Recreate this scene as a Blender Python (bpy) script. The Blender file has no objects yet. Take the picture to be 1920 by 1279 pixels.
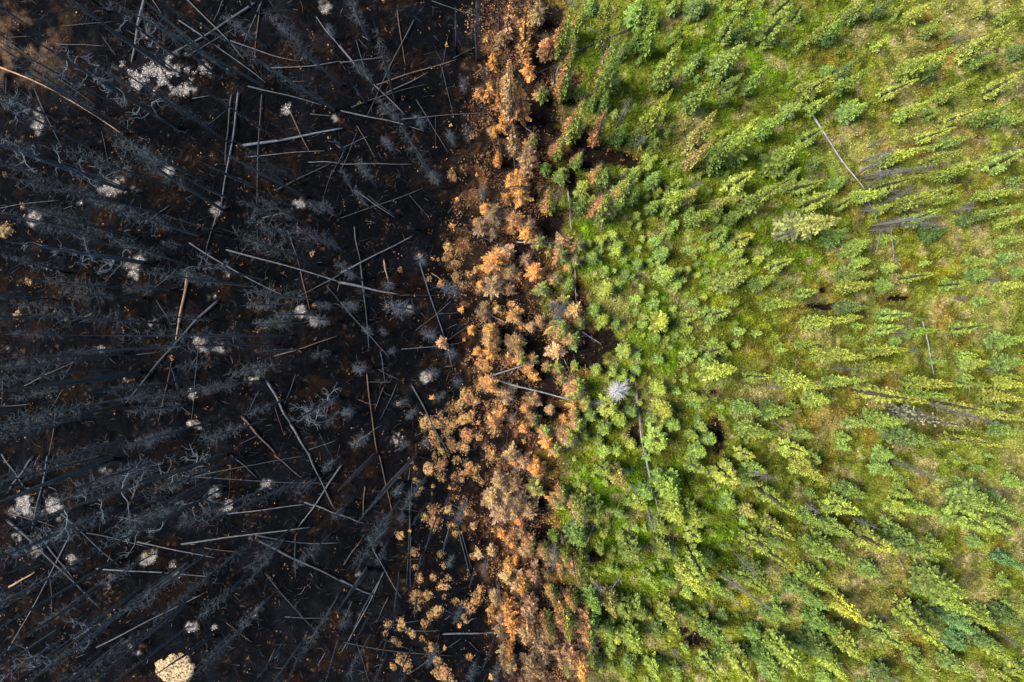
import bpy, math, random
import numpy as np
from mathutils import Vector, Matrix, Quaternion

# ------------------------------------------------------------------ camera, world, sun, exposure
sc = bpy.context.scene
H = 50.0                      # camera height over the ground, metres
NX, NY = 975.0, 620.0         # where the plumb line under the camera meets the photograph (1920 x 1279)
S = 1280.0 / H                # photograph pixels per metre at ground level
cam_d = bpy.data.cameras.new('camera')
cam_d.sensor_width = 36.0
cam_d.lens = 24.0             # 24 mm: 1280 px focal length on a 1920 px frame
cam_d.shift_x = -(NX - 960.0) / 1920.0
cam_d.shift_y = (NY - 639.5) / 1920.0
cam_d.clip_start = 0.5
cam_d.clip_end = 2000.0
cam = bpy.data.objects.new('camera', cam_d)
cam.location = (0, 0, H)
sc.collection.objects.link(cam)
sc.camera = cam

SUN_EL, SUN_AZ = math.radians(52), math.radians(-88)      # azimuth clockwise from +Y: light over the burnt side, through thin cloud
w = bpy.data.worlds.new('World'); sc.world = w; w.use_nodes = True
nt = w.node_tree
sky = nt.nodes.new('ShaderNodeTexSky'); sky.sky_type = 'NISHITA'; sky.sun_disc = False
sky.sun_elevation = SUN_EL; sky.sun_rotation = SUN_AZ
bg = nt.nodes['Background']; bg.inputs['Strength'].default_value = 0.085
nt.links.new(sky.outputs[0], bg.inputs['Color'])
sun_d = bpy.data.lights.new('sun', 'SUN'); sun_d.energy = 2.6; sun_d.angle = math.radians(26)
sun_d.color = (1.0, 0.94, 0.85)
sun = bpy.data.objects.new('sun', sun_d)
sv = Vector((math.sin(SUN_AZ) * math.cos(SUN_EL), math.cos(SUN_AZ) * math.cos(SUN_EL), math.sin(SUN_EL)))
sun.rotation_euler = sv.to_track_quat('Z', 'Y').to_euler(); sun.location = (0, 0, 60)
sc.collection.objects.link(sun)
sc.view_settings.view_transform = 'Standard'; sc.view_settings.look = 'None'
sc.view_settings.exposure = 1.55; sc.view_settings.gamma = 1.0
sc.view_settings.use_curve_mapping = False

# ------------------------------------------------------------------ helpers
COL = sc.collection
rnd = random.Random(7)
RNG = np.random.default_rng(11)
LAT = np.random.default_rng(3).random((16, 256, 256))


def vn(x, y, scale, seed=0):
    """smooth value noise, 0..1, at any point"""
    t = LAT[seed % 16]
    a = np.asarray(x, float) / scale + 37.3 * (seed + 1); b = np.asarray(y, float) / scale + 71.9 * (seed + 1)
    i = np.floor(a); j = np.floor(b); fx = a - i; fy = b - j
    fx = fx * fx * (3 - 2 * fx); fy = fy * fy * (3 - 2 * fy)
    i = i.astype(int) % 256; j = j.astype(int) % 256; i1 = (i + 1) % 256; j1 = (j + 1) % 256
    return (t[i, j] * (1 - fx) + t[i1, j] * fx) * (1 - fy) + (t[i, j1] * (1 - fx) + t[i1, j1] * fx) * fy


def fbm(x, y, scale, seed=0, n=4):
    s = 0; a = 1; tot = 0
    for k in range(n):
        s = s + a * vn(x, y, scale / 2 ** k, seed + k); tot += a; a *= 0.55
    return s / tot


def sst(a, b, v):
    t = np.clip((v - a) / (b - a), 0, 1)
    return t * t * (3 - 2 * t)


def P2W(px, py):
    return (px - NX) / S, -(py - NY) / S


def W2P(x, y):
    return x * S + NX, NY - y * S


# burn masks, all in ground coordinates ------------------------------------------------
YK = [-200, 0, 100, 200, 300, 400, 500, 600, 700, 770, 850, 950, 1050, 1150, 1279, 1500]
BLK = [880, 885, 890, 880, 880, 870, 850, 880, 870, 890, 905, 870, 900, 915, 935, 940]         # last black ground
GRN = [1040, 1045, 1055, 1075, 1090, 1060, 1062, 1075, 1095, 1085, 1040, 1045, 1065, 1085, 1115, 1120]  # first green ground
# scorched hollows in and beside the green: px, py, rx, ry
PITS = [(1142, 645, 24, 26), (1062, 668, 42, 15), (1102, 300, 32, 20), (1185, 305, 16, 20), (1345, 815, 17, 30), (1190, 812, 12, 18), (1312, 1202, 26, 16), (1280, 1185, 14, 9), (1100, 275, 26, 38), (1178, 300, 16, 22), (1145, 292, 36, 18),
        (1085, 655, 50, 15), (1130, 635, 28, 26), (1108, 675, 26, 24), (1040, 45, 22, 56), (1012, 90, 18, 46), (1015, 215, 40, 34), (1060, 175, 24, 30),
        (1110, 1045, 18, 13), (1075, 350, 14, 22), (1050, 250, 22, 14), (1025, 995, 20, 14), (1090, 1190, 10, 34), (1105, 1215, 18, 26), (985, 445, 16, 22), (1030, 770, 40, 22), (945, 560, 40, 18), (1000, 640, 34, 30), (940, 620, 26, 34), (1050, 1170, 16, 40), (1560, 575, 60, 6),
        (1070, 575, 34, 12), (1035, 420, 16, 30), (1010, 700, 30, 20), (1340, 735, 8, 5), (1010, 945, 16, 16), (1545, 545, 7, 5), (1680, 560, 20, 6)]
ASH = [(318, 140, 30), (262, 150, 22), (350, 160, 22), (228, 122, 20), (330, 145, 26), (300, 165, 22), (290, 130, 20), (400, 140, 18), (235, 115, 18), (240, 135, 15), (272, 138, 13), (308, 152, 27), (350, 130, 20), (385, 130, 18), (425, 130, 16), (205, 12, 12), (275, 65, 9),
       (325, 245, 12), (72, 205, 9), (72, 240, 14), (218, 350, 26), (313, 320, 10), (560, 380, 15), (405, 392, 10), (60, 415, 15), (90, 502, 7),
       (260, 492, 19), (255, 518, 14), (405, 552, 12), (283, 607, 12), (372, 650, 16), (415, 650, 14), (15, 650, 10), (190, 655, 7), (248, 690, 8),
       (235, 712, 16), (568, 585, 14), (590, 600, 12), (470, 712, 12), (362, 797, 12), (362, 743, 12), (422, 515, 9), (200, 870, 12), (100, 950, 22),
       (35, 1010, 20), (62, 1035, 12), (135, 1045, 9), (280, 1045, 14), (405, 930, 18), (425, 952, 13), (500, 910, 15), (330, 1075, 12), (200, 1098, 18),
       (480, 1145, 15), (357, 1178, 13), (244, 1203, 14), (268, 1222, 9), (404, 1175, 5), (605, 18, 12), (540, 205, 13), (630, 222, 8), (752, 822, 19),
       (757, 840, 13), (670, 1075, 8), (800, 710, 10), (325, 1058, 10), (775, 1070, 6), (770, 578, 8), (45, 950, 20), (480, 55, 6), (150, 380, 8)]
GREENER = [(1150, 480, 120), (1300, 470, 110), (1200, 560, 100), (1150, 960, 110), (1220, 1020, 110), (1130, 120, 60), (1270, 690, 120), (1340, 770, 80),
           (1430, 60, 130), (1300, 140, 120), (1480, 330, 130), (1360, 1000, 80), (1220, 880, 60), (1180, 340, 70), (1400, 560, 60)]
STRAW = [(1750, 930, 60), (1730, 970, 60), (1650, 1080, 75), (1680, 1060, 60), (1600, 1110, 60), (1540, 620, 45), (1560, 800, 50), (1880, 900, 60),
         (1820, 60, 80), (1700, 130, 70), (1780, 260, 90), (1850, 560, 90), (1640, 560, 60), (1410, 740, 50), (1480, 1130, 60), (1290, 240, 40),
         (1500, 560, 40), (1230, 760, 40), (1620, 300, 60), (1840, 1110, 60), (1150, 570, 40), (1300, 600, 30)]
YELLOWS = [(1470, 640, 80), (1420, 620, 70), (1520, 740, 60), (1350, 590, 50), (1700, 620, 60), (1750, 480, 70), (1640, 400, 60), (1380, 1120, 40), (1680, 1150, 40)]


def blobs(px, py, lst):
    m = np.zeros_like(px)
    for b in lst:
        rx = b[2]; ry = b[3] if len(b) > 3 else b[2]
        m = np.maximum(m, np.exp(-(((px - b[0]) / rx) ** 2 + ((py - b[1]) / ry) ** 2) * 0.9))
    return m


def masks(x, y):
    px, py = W2P(x, y)
    wob = (fbm(x, y, 3.0, 1) - 0.5) * 90 + (vn(x, y, 0.7, 5) - 0.5) * 30
    bl = np.interp(py, YK, BLK); gr = np.interp(py, YK, GRN)
    black = 1 - sst(-25, 45, px + wob - bl)
    wob2 = (fbm(x, y, 2.6, 10) - 0.5) * 190 + (vn(x, y, 0.6, 2) - 0.5) * 40
    green = sst(-22, 26, px + wob2 - gr)
    xa, ya = x * .8 + y * .6, y * .8 - x * .6
    pb = blobs(px, py, PITS)
    pit = sst(0.30, 0.62, pb + ((fbm(xa, ya, 1.3, 4, 5) - 0.5) * 1.1 + (vn(xa, ya, .16, 9) - .5) * .45) * sst(.02, .25, pb))
    return px, py, black, green * (1 - pit), pit


def ground_cols(x, y):
    """pigment of the ground and the plants growing on it"""
    px, py, black, green, pit = masks(x, y)
    C = lambda r, g, b: np.array([r, g, b])[None, :]
    n1 = fbm(x, y, 2.4, 2); n2 = fbm(x, y, 1.1, 6); n3 = vn(x, y, 0.35, 9); n4 = fbm(x, y, 5.0, 11, 3); n5 = vn(x, y, 0.22, 13)
    e = lambda a: a[:, None]
    # living ground
    g = C(.110, .128, .014) * e(0.6 + 0.8 * n3)
    wg = np.clip(blobs(px, py, GREENER) * 1.05 + (n4 - .5) * 1.1, 0, 1) * sst(.30, .56, n2)
    g = g + (C(.088, .160, .006) - g) * e(wg)
    wy = np.clip(blobs(px, py, YELLOWS) + (n1 - .56) * 1.8, 0, 1) * sst(.3, .6, n2)
    g = g + (C(.21, .19, .014) - g) * e(wy * .85)
    ws = np.clip(blobs(px, py, STRAW) * 0.95 + (fbm(x, y, 2.0, 8) - .60) * 2.0 * sst(1150, 1700, px), 0, 1)
    g = g + (C(.27, .225, .075) - g) * e(ws * .75)
    wr = sst(.57, .72, fbm(x, y, 1.4, 12)) * (.18 + .35 * sst(1250, 1800, px))
    g = g + (C(.20, .095, .022) - g) * e(wr)
    wp = sst(.58, .72, fbm(x, y, .9, 14)) * .6
    g = g + (C(.30, .235, .11) - g) * e(wp)
    g = g * e(0.48 + 0.62 * n5) * e(.62 + .72 * sst(.3, .6, fbm(x, y, .7, 3)))
    # scorched band
    t = C(.026, .0135, .008) * e(.5 + n3)
    t = t + (C(.19, .090, .036) - t) * e(sst(.52, .68, n1 + (n3 - .5) * .6) * .7)
    t = t + (C(.010, .007, .006) - t) * e(sst(.45, .56, fbm(x, y, 1.3, 10)) * .93)
    olive = sst(-70, 15, px - np.interp(py, YK, GRN)) * sst(.42, .6, n2)
    t = t + (C(.19, .115, .018) - t) * e(olive * .85)
    # black ground
    k = C(.0012, .0015, .0022) * e(.45 + 1.1 * n3)
    k = k + (C(.0105, .0052, .0025) - k) * e(sst(.53, .70, n1 * .6 + n2 * .4 + (n5 - .5) * .22) * (.5 + .5 * n3))
    k = k + (C(.0055, .0062, .0085) - k) * e(sst(.55, .7, fbm(x, y, 1.7, 7)) * .6)
    corner = np.exp(-(((px - 25) / 75) ** 2 + ((py - 85) / 70) ** 2))
    k = k + (C(.12, .070, .038) - k) * e(np.clip(corner * 1.1, 0, 1) * sst(.40, .66, n2) * (.25 + 1.1 * n3))
    spk = sst(.80, .92, vn(x, y, .17, 15)) * sst(.5, .7, n2)
    k = k + (C(.13, .075, .045) - k) * e(spk * .35)
    c = t + (k - t) * e(black)
    c = c + (g - c) * e(green)
    c = c + (C(.006, .0045, .004) * e(.5 + n3) - c) * e(pit * .96)
    rim = np.clip(sst(.16, .4, blobs(px, py, PITS)) * (1 - pit), 0, 1) * sst(.4, .6, n2)
    c = c + (C(.16, .085, .03) - c) * e(rim * .6 * green)
    ash = ash_mask(px, py, x, y)
    c = c + (C(.36, .32, .28) * e(.1 + 1.2 * n5) - c) * e(ash)
    return np.clip(c, .001, 1), black, green, pit


def ash_mask(px, py, x, y):
    d = blobs(px, py, ASH)
    return sst(.36, .86, d * .60 + (fbm(x, y, 1.0, 3) - .5) * 1.6 + (vn(x, y, .19, 2) - .5) * .5) * sst(.0, .4, d) * (px < 880)


def hgt(x, y):
    x = np.asarray(x, float); y = np.asarray(y, float)
    b = .5 * (fbm(x, y, 8, 5) - .5) + .34 * (fbm(x, y, 1.6, 8) - .5) + .12 * (vn(x, y, .45, 2) - .5) + .07 * (vn(x, y, .2, 6) - .5)
    px, py = W2P(x, y)
    return b - .28 * blobs(px, py, PITS)


def h1(x, y):
    return float(hgt(np.array([x]), np.array([y]))[0])


# ------------------------------------------------------------------ materials
def new_mat(name):
    m = bpy.data.materials.new(name); m.use_nodes = True
    n = m.node_tree; b = n.nodes['Principled BSDF']
    return m, n, b, n.nodes.new, n.links.new


def mat_attr(name, rough=.95, fine=28., bump=.0, spec=.2, amt=.7):
    m, n, b, N, L = new_mat(name)
    a = N('ShaderNodeAttribute'); a.attribute_name = 'pigment'
    no = N('ShaderNodeTexNoise'); no.inputs['Scale'].default_value = fine; no.inputs['Detail'].default_value = 5
    g = N('ShaderNodeNewGeometry'); L(g.outputs['Position'], no.inputs['Vector'])
    mr = N('ShaderNodeMapRange'); mr.inputs[1].default_value = .3; mr.inputs[2].default_value = .7
    mr.inputs[3].default_value = 1 - amt; mr.inputs[4].default_value = 1 + amt
    L(no.outputs['Fac'], mr.inputs[0])
    mu = N('ShaderNodeVectorMath'); mu.operation = 'SCALE'
    L(a.outputs['Color'], mu.inputs[0]); L(mr.outputs[0], mu.inputs['Scale'])
    L(mu.outputs[0], b.inputs['Base Color'])
    b.inputs['Roughness'].default_value = rough; b.inputs['Specular IOR Level'].default_value = spec
    if bump:
        bp = N('ShaderNodeBump'); bp.inputs['Strength'].default_value = bump; bp.inputs['Distance'].default_value = .06
        L(no.outputs['Fac'], bp.inputs['Height']); L(bp.outputs[0], b.inputs['Normal'])
    return m


def mat_needles():
    """needles: obj.color gives the living colour, its alpha how far the fire side is scorched"""
    m, n, b, N, L = new_mat('needles')
    oi = N('ShaderNodeObjectInfo'); at = N('ShaderNodeAttribute'); at.attribute_name = 'spray'   # r random, g height, b side
    sep = N('ShaderNodeSeparateColor'); L(at.outputs['Color'], sep.inputs[0])
    # height tint: fresh growth is yellower, and the tip's lit brightness is painted in
    tip = N('ShaderNodeMix'); tip.data_type = 'RGBA'; tip.blend_type = 'MULTIPLY'
    mr = N('ShaderNodeMapRange'); mr.inputs[1].default_value = .25; mr.inputs[2].default_value = .9; L(sep.outputs[1], mr.inputs[0])
    L(mr.outputs[0], tip.inputs['Factor']); L(oi.outputs['Color'], tip.inputs['A']); tip.inputs['B'].default_value = (1.42, 1.3, .85, 1)
    # scorch
    add = N('ShaderNodeMath'); add.operation = 'ADD'; L(sep.outputs[2], add.inputs[0])
    mm = N('ShaderNodeMath'); mm.operation = 'MULTIPLY_ADD'; L(oi.outputs['Alpha'], mm.inputs[0]); mm.inputs[1].default_value = 2.8; mm.inputs[2].default_value = -1.6
    L(mm.outputs[0], add.inputs[1])
    m3 = N('ShaderNodeMath'); m3.operation = 'MULTIPLY_ADD'; L(sep.outputs[0], m3.inputs[0]); m3.inputs[1].default_value = .5; m3.inputs[2].default_value = -.25
    a2 = N('ShaderNodeMath'); a2.operation = 'ADD'; L(add.outputs[0], a2.inputs[0]); L(m3.outputs[0], a2.inputs[1])
    sm = N('ShaderNodeMapRange'); sm.inputs[1].default_value = -.12; sm.inputs[2].default_value = .12; L(a2.outputs[0], sm.inputs[0])
    mix = N('ShaderNodeMix'); mix.data_type = 'RGBA'
    L(sm.outputs[0], mix.inputs['Factor']); L(tip.outputs['Result'], mix.inputs['A']); mix.inputs['B'].default_value = (.46, .235, .085, 1)
    br = N('ShaderNodeMapRange'); br.inputs[3].default_value = .16; br.inputs[4].default_value = 1.85; L(sep.outputs[0], br.inputs[0])
    sc_ = N('ShaderNodeVectorMath'); sc_.operation = 'SCALE'; L(mix.outputs['Result'], sc_.inputs[0]); L(br.outputs[0], sc_.inputs['Scale'])
    L(sc_.outputs[0], b.inputs['Base Color'])
    b.inputs['Roughness'].default_value = .75; b.inputs['Specular IOR Level'].default_value = .25
    tr = N('ShaderNodeBsdfTranslucent'); L(sc_.outputs[0], tr.inputs['Color'])
    ms = N('ShaderNodeMixShader'); ms.inputs[0].default_value = .06
    L(b.outputs[0], ms.inputs[1]); L(tr.outputs[0], ms.inputs[2]); L(ms.outputs[0], n.nodes['Material Output'].inputs['Surface'])
    return m


def mat_wood(name, rough=.6, streak=(.35, 1.7)):
    """wood and bark tinted by obj.color, streaked along its grain"""
    m, n, b, N, L = new_mat(name)
    oi = N('ShaderNodeObjectInfo'); tc = N('ShaderNodeTexCoord')
    mp = N('ShaderNodeMapping'); mp.inputs['Scale'].default_value = (14, 14, 2.2); L(tc.outputs['Object'], mp.inputs[0])
    no = N('ShaderNodeTexNoise'); no.inputs['Scale'].default_value = 1.3; no.inputs['Detail'].default_value = 6; L(mp.outputs[0], no.inputs['Vector'])
    mr = N('ShaderNodeMapRange'); mr.inputs[1].default_value = .3; mr.inputs[2].default_value = .7
    mr.inputs[3].default_value = streak[0]; mr.inputs[4].default_value = streak[1]; L(no.outputs['Fac'], mr.inputs[0])
    v = N('ShaderNodeVectorMath'); v.operation = 'SCALE'; L(oi.outputs['Color'], v.inputs[0]); L(mr.outputs[0], v.inputs['Scale'])
    L(v.outputs[0], b.inputs['Base Color']); b.inputs['Roughness'].default_value = rough; b.inputs['Specular IOR Level'].default_value = .35
    bp = N('ShaderNodeBump'); bp.inputs['Strength'].default_value = .5; bp.inputs['Distance'].default_value = .03
    L(no.outputs['Fac'], bp.inputs['Height']); L(bp.outputs[0], b.inputs['Normal'])
    return m


def mat_mound():
    m, n, b, N, L = new_mat('dry_moss')
    oi = N('ShaderNodeObjectInfo'); g = N('ShaderNodeNewGeometry')
    no = N('ShaderNodeTexNoise'); no.inputs['Scale'].default_value = 7; no.inputs['Detail'].default_value = 6; L(g.outputs['Position'], no.inputs['Vector'])
    cr = N('ShaderNodeValToRGB'); cr.color_ramp.elements[0].position = .37; cr.color_ramp.elements[0].color = (.10, .07, .05, 1)
    cr.color_ramp.elements[1].position = .62; cr.color_ramp.elements[1].color = (1.25, 1.2, 1.1, 1)
    e = cr.color_ramp.elements.new(.47); e.color = (.68, .62, .55, 1)
    L(no.outputs['Fac'], cr.inputs[0])
    mu = N('ShaderNodeVectorMath'); mu.operation = 'MULTIPLY'; L(oi.outputs['Color'], mu.inputs[0]); L(cr.outputs[0], mu.inputs[1])
    L(mu.outputs[0], b.inputs['Base Color']); b.inputs['Roughness'].default_value = .95; b.inputs['Specular IOR Level'].default_value = .1
    n2 = N('ShaderNodeTexNoise'); n2.inputs['Scale'].default_value = 22; n2.inputs['Detail'].default_value = 4; L(g.outputs['Position'], n2.inputs['Vector'])
    bp = N('ShaderNodeBump'); bp.inputs['Strength'].default_value = .9; bp.inputs['Distance'].default_value = .06
    L(n2.outputs['Fac'], bp.inputs['Height']); L(bp.outputs[0], b.inputs['Normal'])
    return m


M_GROUND = mat_attr('ground_soil_and_moss', fine=9., bump=.8, amt=.65, spec=.06)
M_LEAF = mat_attr('low_leaves', fine=3., amt=.25)
M_STICK = mat_attr('charred_sticks', rough=.7, fine=6., amt=.4, spec=.12)
M_ASH = mat_attr('wood_ash', fine=7., amt=.75)
M_NEEDLE = mat_needles()
M_WOOD = mat_wood('weathered_wood')
M_CHAR = mat_wood('charred_bark', rough=.5, streak=(.5, 1.5))
M_TWIG = mat_wood('dead_twigs', rough=.65, streak=(.75, 1.3))
M_MOUND = mat_mound()


# ------------------------------------------------------------------ mesh helpers
def mk_mesh(name, V, F, mat, smooth=False):
    me = bpy.data.meshes.new(name)
    V = np.asarray(V, dtype=np.float32); F = np.asarray(F, dtype=np.int32)
    me.vertices.add(len(V)); me.vertices.foreach_set('co', V.ravel())
    k = F.shape[1]
    me.loops.add(F.size); me.loops.foreach_set('vertex_index', F.ravel())
    me.polygons.add(len(F)); me.polygons.foreach_set('loop_start', np.arange(0, F.size, k, dtype=np.int32))
    me.polygons.foreach_set('loop_total', np.full(len(F), k, dtype=np.int32))
    if smooth: me.polygons.foreach_set('use_smooth', np.ones(len(F), dtype=bool))
    me.update(calc_edges=True); me.validate()
    me.materials.append(mat)
    return me


def set_col(me, name, rgb):
    a = me.color_attributes.new(name, 'FLOAT_COLOR', 'POINT')
    c = np.ones((len(me.vertices), 4), dtype=np.float32); c[:, :3] = rgb
    a.data.foreach_set('color', c.ravel())


def link(name, data, parent=None, loc=None):
    o = bpy.data.objects.new(name, data)
    if parent is not None: o.parent = parent
    if loc is not None: o.location = loc
    COL.objects.link(o)
    return o


class Tubes:
    """collects tapered tubes along polylines"""
    def __init__(s): s.V = []; s.F = []; s.n = 0

    def add(s, pts, rads, k=3):
        pts = [Vector(p) for p in pts]; m = len(pts)
        prev = None
        for i, p in enumerate(pts):
            d = (pts[min(i + 1, m - 1)] - pts[max(i - 1, 0)])
            if d.length < 1e-6: d = Vector((0, 0, 1))
            d.normalize()
            if prev is None:
                u = d.orthogonal().normalized()
            else:
                u = (prev - d * prev.dot(d))
                u = u.normalized() if u.length > 1e-5 else d.orthogonal().normalized()
            prev = u; v = d.cross(u)
            for j in range(k):
                a = 2 * math.pi * j / k
                s.V.append(p + (u * math.cos(a) + v * math.sin(a)) * rads[i])
        for i in range(m - 1):
            for j in range(k):
                a = s.n + i * k + j; b = s.n + i * k + (j + 1) % k
                s.F.append((a, b, b + k)); s.F.append((a, b + k, a + k))
        for j in range(1, k - 1):                                   # end caps
            s.F.append((s.n, s.n + j + 1, s.n + j))
            e = s.n + (m - 1) * k
            s.F.append((e, e + j, e + j + 1))
        s.n += m * k

    def mesh(s, name, mat, smooth=True): return mk_mesh(name, [tuple(v) for v in s.V], s.F, mat, smooth)


# ------------------------------------------------------------------ the ground: one sheet out past the horizon of the view
def build_ground():
    step = .115
    cx = np.arange(-42, 41, step); cy = np.arange(-29.5, 28, step)
    out = np.array([1.5, 4, 9, 18, 35, 70, 140, 260, 420])
    xs = np.concatenate([cx[0] - out[::-1], cx, cx[-1] + out]); ys = np.concatenate([cy[0] - out[::-1], cy, cy[-1] + out])
    X, Y = np.meshgrid(xs, ys); x = X.ravel(); y = Y.ravel()
    V = np.stack([x, y, hgt(x, y)], 1)
    nx, ny = len(xs), len(ys)
    i = np.arange((nx - 1) * (ny - 1)); r = i // (nx - 1); c = i % (nx - 1); a = r * nx + c
    F = np.stack([a, a + 1, a + 1 + nx, a + nx], 1)
    me = mk_mesh('ground', V, F, M_GROUND, True)
    set_col(me, 'pigment', ground_cols(x, y)[0])
    o = link('ground', me); o['kind'] = 'structure'
    o['label'] = 'forest floor, charred black on one side and green moss on the other'


build_ground()


# ------------------------------------------------------------------ uncountable cover (stuff)
def field(n, cond):
    x = RNG.uniform(-39.5, 38.5, n); y = RNG.uniform(-27, 25.6, n)
    c, black, green, pit = ground_cols(x, y)
    k = cond(x, y, black, green, pit) > RNG.random(n)
    return x[k], y[k], c[k]


def leaves(name, label, x, y, c, size, per, lift, mat, spread=.12, jit=.45):
    n = len(x); m = n * per
    X = np.repeat(x, per) + RNG.normal(0, spread, m); Y = np.repeat(y, per) + RNG.normal(0, spread, m)
    Z = hgt(X, Y) + RNG.uniform(.0, lift, m)
    s = size * RNG.uniform(.5, 1.4, m)
    az = RNG.uniform(0, 2 * np.pi, m); el = RNG.uniform(-.2, 1.0, m)
    d = np.stack([np.cos(az) * np.cos(el), np.sin(az) * np.cos(el), np.sin(el)], 1) * s[:, None]
    p = np.stack([-np.sin(az), np.cos(az), RNG.normal(0, .3, m)], 1) * (s * .38)[:, None]
    o = np.stack([X, Y, Z], 1)
    V = np.stack([o - p * .6, o + d * .55 + p, o + d, o + d * .5 - p], 1).reshape(-1, 3)
    i = np.arange(m) * 4
    F = np.stack([i, i + 1, i + 2, i + 3], 1)
    me = mk_mesh(name, V, F, mat)
    cc = np.repeat(c, per, 0) * RNG.uniform(1 - jit, 1 + jit, (m, 1)) * RNG.uniform(.9, 1.1, (m, 3))
    set_col(me, 'pigment', np.repeat(np.clip(cc, .003, .8), 4, 0))
    ob = link(name, me); ob['kind'] = 'stuff'; ob['label'] = label
    return ob


x, y, c = field(105000, lambda x, y, b, g, p: g * (.35 + .9 * vn(x, y, 1.2, 4)))
leaves('undergrowth', 'low leafy shrubs and moss covering the living forest floor', x, y, c * 1.2 + np.array([.018, .024, 0]), .12, 3, .22, M_LEAF)
x, y, c = field(150000, lambda x, y, b, g, p: (1 - g) * (1 - p) * (1 - b) * .95 * sst(.40, .56, fbm(x, y, 1.0, 9)) + b * .012 + p * .07 * sst(.45, .6, vn(x, y, .5, 3)))
leaves('scorched_undergrowth', 'heat-browned low shrubs along the edge of the burn', x, y, (c + np.array([.115, .058, .024])) * (.35 + 1.5 * vn(x, y, .8, 7))[:, None], .12, 3, .38, M_LEAF, .1, .6)


def sticks():
    x, y, c = field(30000, lambda x, y, b, g, p: (b + p + .35 * (1 - g)) * .45 * (.3 + vn(x, y, 2.0, 6)))
    n = len(x); ln = RNG.uniform(.12, .7, n) * RNG.uniform(.5, 1.6, n); r = RNG.uniform(.006, .017, n)
    az = RNG.uniform(0, 2 * np.pi, n)
    d = np.stack([np.cos(az), np.sin(az)], 1) * ln[:, None]; q = np.stack([-np.sin(az), np.cos(az)], 1) * r[:, None]
    bend = RNG.normal(0, .08, n)
    A = np.stack([x, y], 1); Bm = A + d * .5 + q * (bend * ln / r)[:, None]; B = A + d
    rows = []
    for P, s in ((A, 1.), (Bm, .85), (B, .35)):
        z = hgt(P[:, 0], P[:, 1]) + .03
        for t, up in ((1, 0), (-1, 0), (0, 1)):
            rows.append(np.stack([P[:, 0] + q[:, 0] * t * s, P[:, 1] + q[:, 1] * t * s, z + up * r * 1.4 * s], 1))
    V = np.stack(rows, 1).reshape(-1, 3); i = (np.arange(n) * 9)[:, None]
    f = []
    for k in (0, 3):
        f += [[k + 0, k + 2, k + 5, k + 3], [k + 2, k + 1, k + 4, k + 5]]
    F = np.concatenate([i + np.array(q_)[None, :] for q_ in f], 0)
    me = mk_mesh('charred_twigs', V, F, M_STICK)
    base = np.array([[.008, .009, .011], [.020, .022, .026], [.05, .055, .062], [.07, .042, .028], [.2, .18, .16]])
    pick = RNG.choice(5, n, p=[.42, .30, .15, .11, .02])
    set_col(me, 'pigment', np.repeat(base[pick] * RNG.uniform(.6, 1.4, (n, 1)), 9, 0))
    o = link('charred_twigs', me); o['kind'] = 'stuff'; o['label'] = 'charred twigs and fallen branch bits littering the burnt ground'


def ash():
    px = []; py = []
    for a in ASH:
        k = int(a[2] ** 2 * 1.3)
        px.append(RNG.normal(a[0], a[2] * .85, k)); py.append(RNG.normal(a[1], a[2] * .85, k))
    px = np.concatenate(px); py = np.concatenate(py)
    x, y = P2W(px, py)
    keep = ash_mask(px, py, x, y) > RNG.random(len(x)) ** .7 * .95 + .04
    x, y = x[keep], y[keep]
    c = np.array([[.52, .47, .42]]) * RNG.uniform(.12, 1.15, (len(x), 1))
    leaves('white_ash', 'white ash flakes heaped where stumps and logs burnt out', x, y, c, .075, 2, .05, M_ASH, .05, .15)


sticks(); ash()

# ------------------------------------------------------------------ label machinery
LANDMARKS = [(1150, 735, 'the bleached white snag'), (328, 1250, 'the big pale moss mound'), (849, 330, 'the lone round moss mound'),
             (300, 145, 'the long white ash patch'), (1510, 435, 'the wide pale pine'), (342, 575, 'the orange-barked fallen log'),
             (550, 255, 'the thick grey log'), (600, 515, 'the long pale log'), (1345, 815, 'the dark scorched pit'), (1895, 1055, 'the blue-green spruce'),
             (1105, 655, 'the black charred gap'), (1580, 290, 'the silver mossy log'), (1205, 850, 'the bare green-side log'),
             (1660, 425, 'the grey snag tangle'), (1595, 1145, 'the yellowing spruce'), (985, 55, 'the tall orange spruce'),
             (1312, 1200, 'the scorched hollow'), (200, 180, 'the twisted-limbed burnt trunk'), (110, 720, 'the stub-limbed burnt trunk'),
             (1745, 950, 'the straw-coloured clearing'), (580, 770, 'the antler-limbed snag'), (1000, 730, 'the whiskery pale log'),
             (930, 950, 'the big orange thicket'), (690, 130, 'the leaning crossed logs'), (770, 930, 'the oval moss mounds'),
             (1820, 60, 'the dry top corner'), (1020, 1180, 'the tall scorched spruces'), (218, 350, 'the round white ash patch'),
             (260, 500, 'the narrow ash patch'), (100, 950, 'the scattered ash patch'), (640, 900, 'the crossed pale-chipped logs'),
             (1740, 800, 'the grey half-dead spruce')]
ORD = ['first', 'second', 'third', 'fourth', 'fifth', 'sixth', 'seventh', 'eighth', 'ninth', 'tenth', 'eleventh', 'twelfth', 'thirteenth', 'fourteenth',
       'fifteenth', 'sixteenth', 'seventeenth', 'eighteenth', 'nineteenth', 'twentieth']
REG = {}          # kind noun -> list of (obj, px, py, adjectives)
DIRS = {0: 'beside and greenward of', 1: 'above and greenward of', 2: 'straight above', 3: 'above and burnward of', 4: 'beside and burnward of',
        5: 'below and burnward of', 6: 'straight below', 7: 'below and greenward of'}


def reg(noun, o, px, py, adj): REG.setdefault(noun, []).append((o, px, py, adj))


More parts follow.
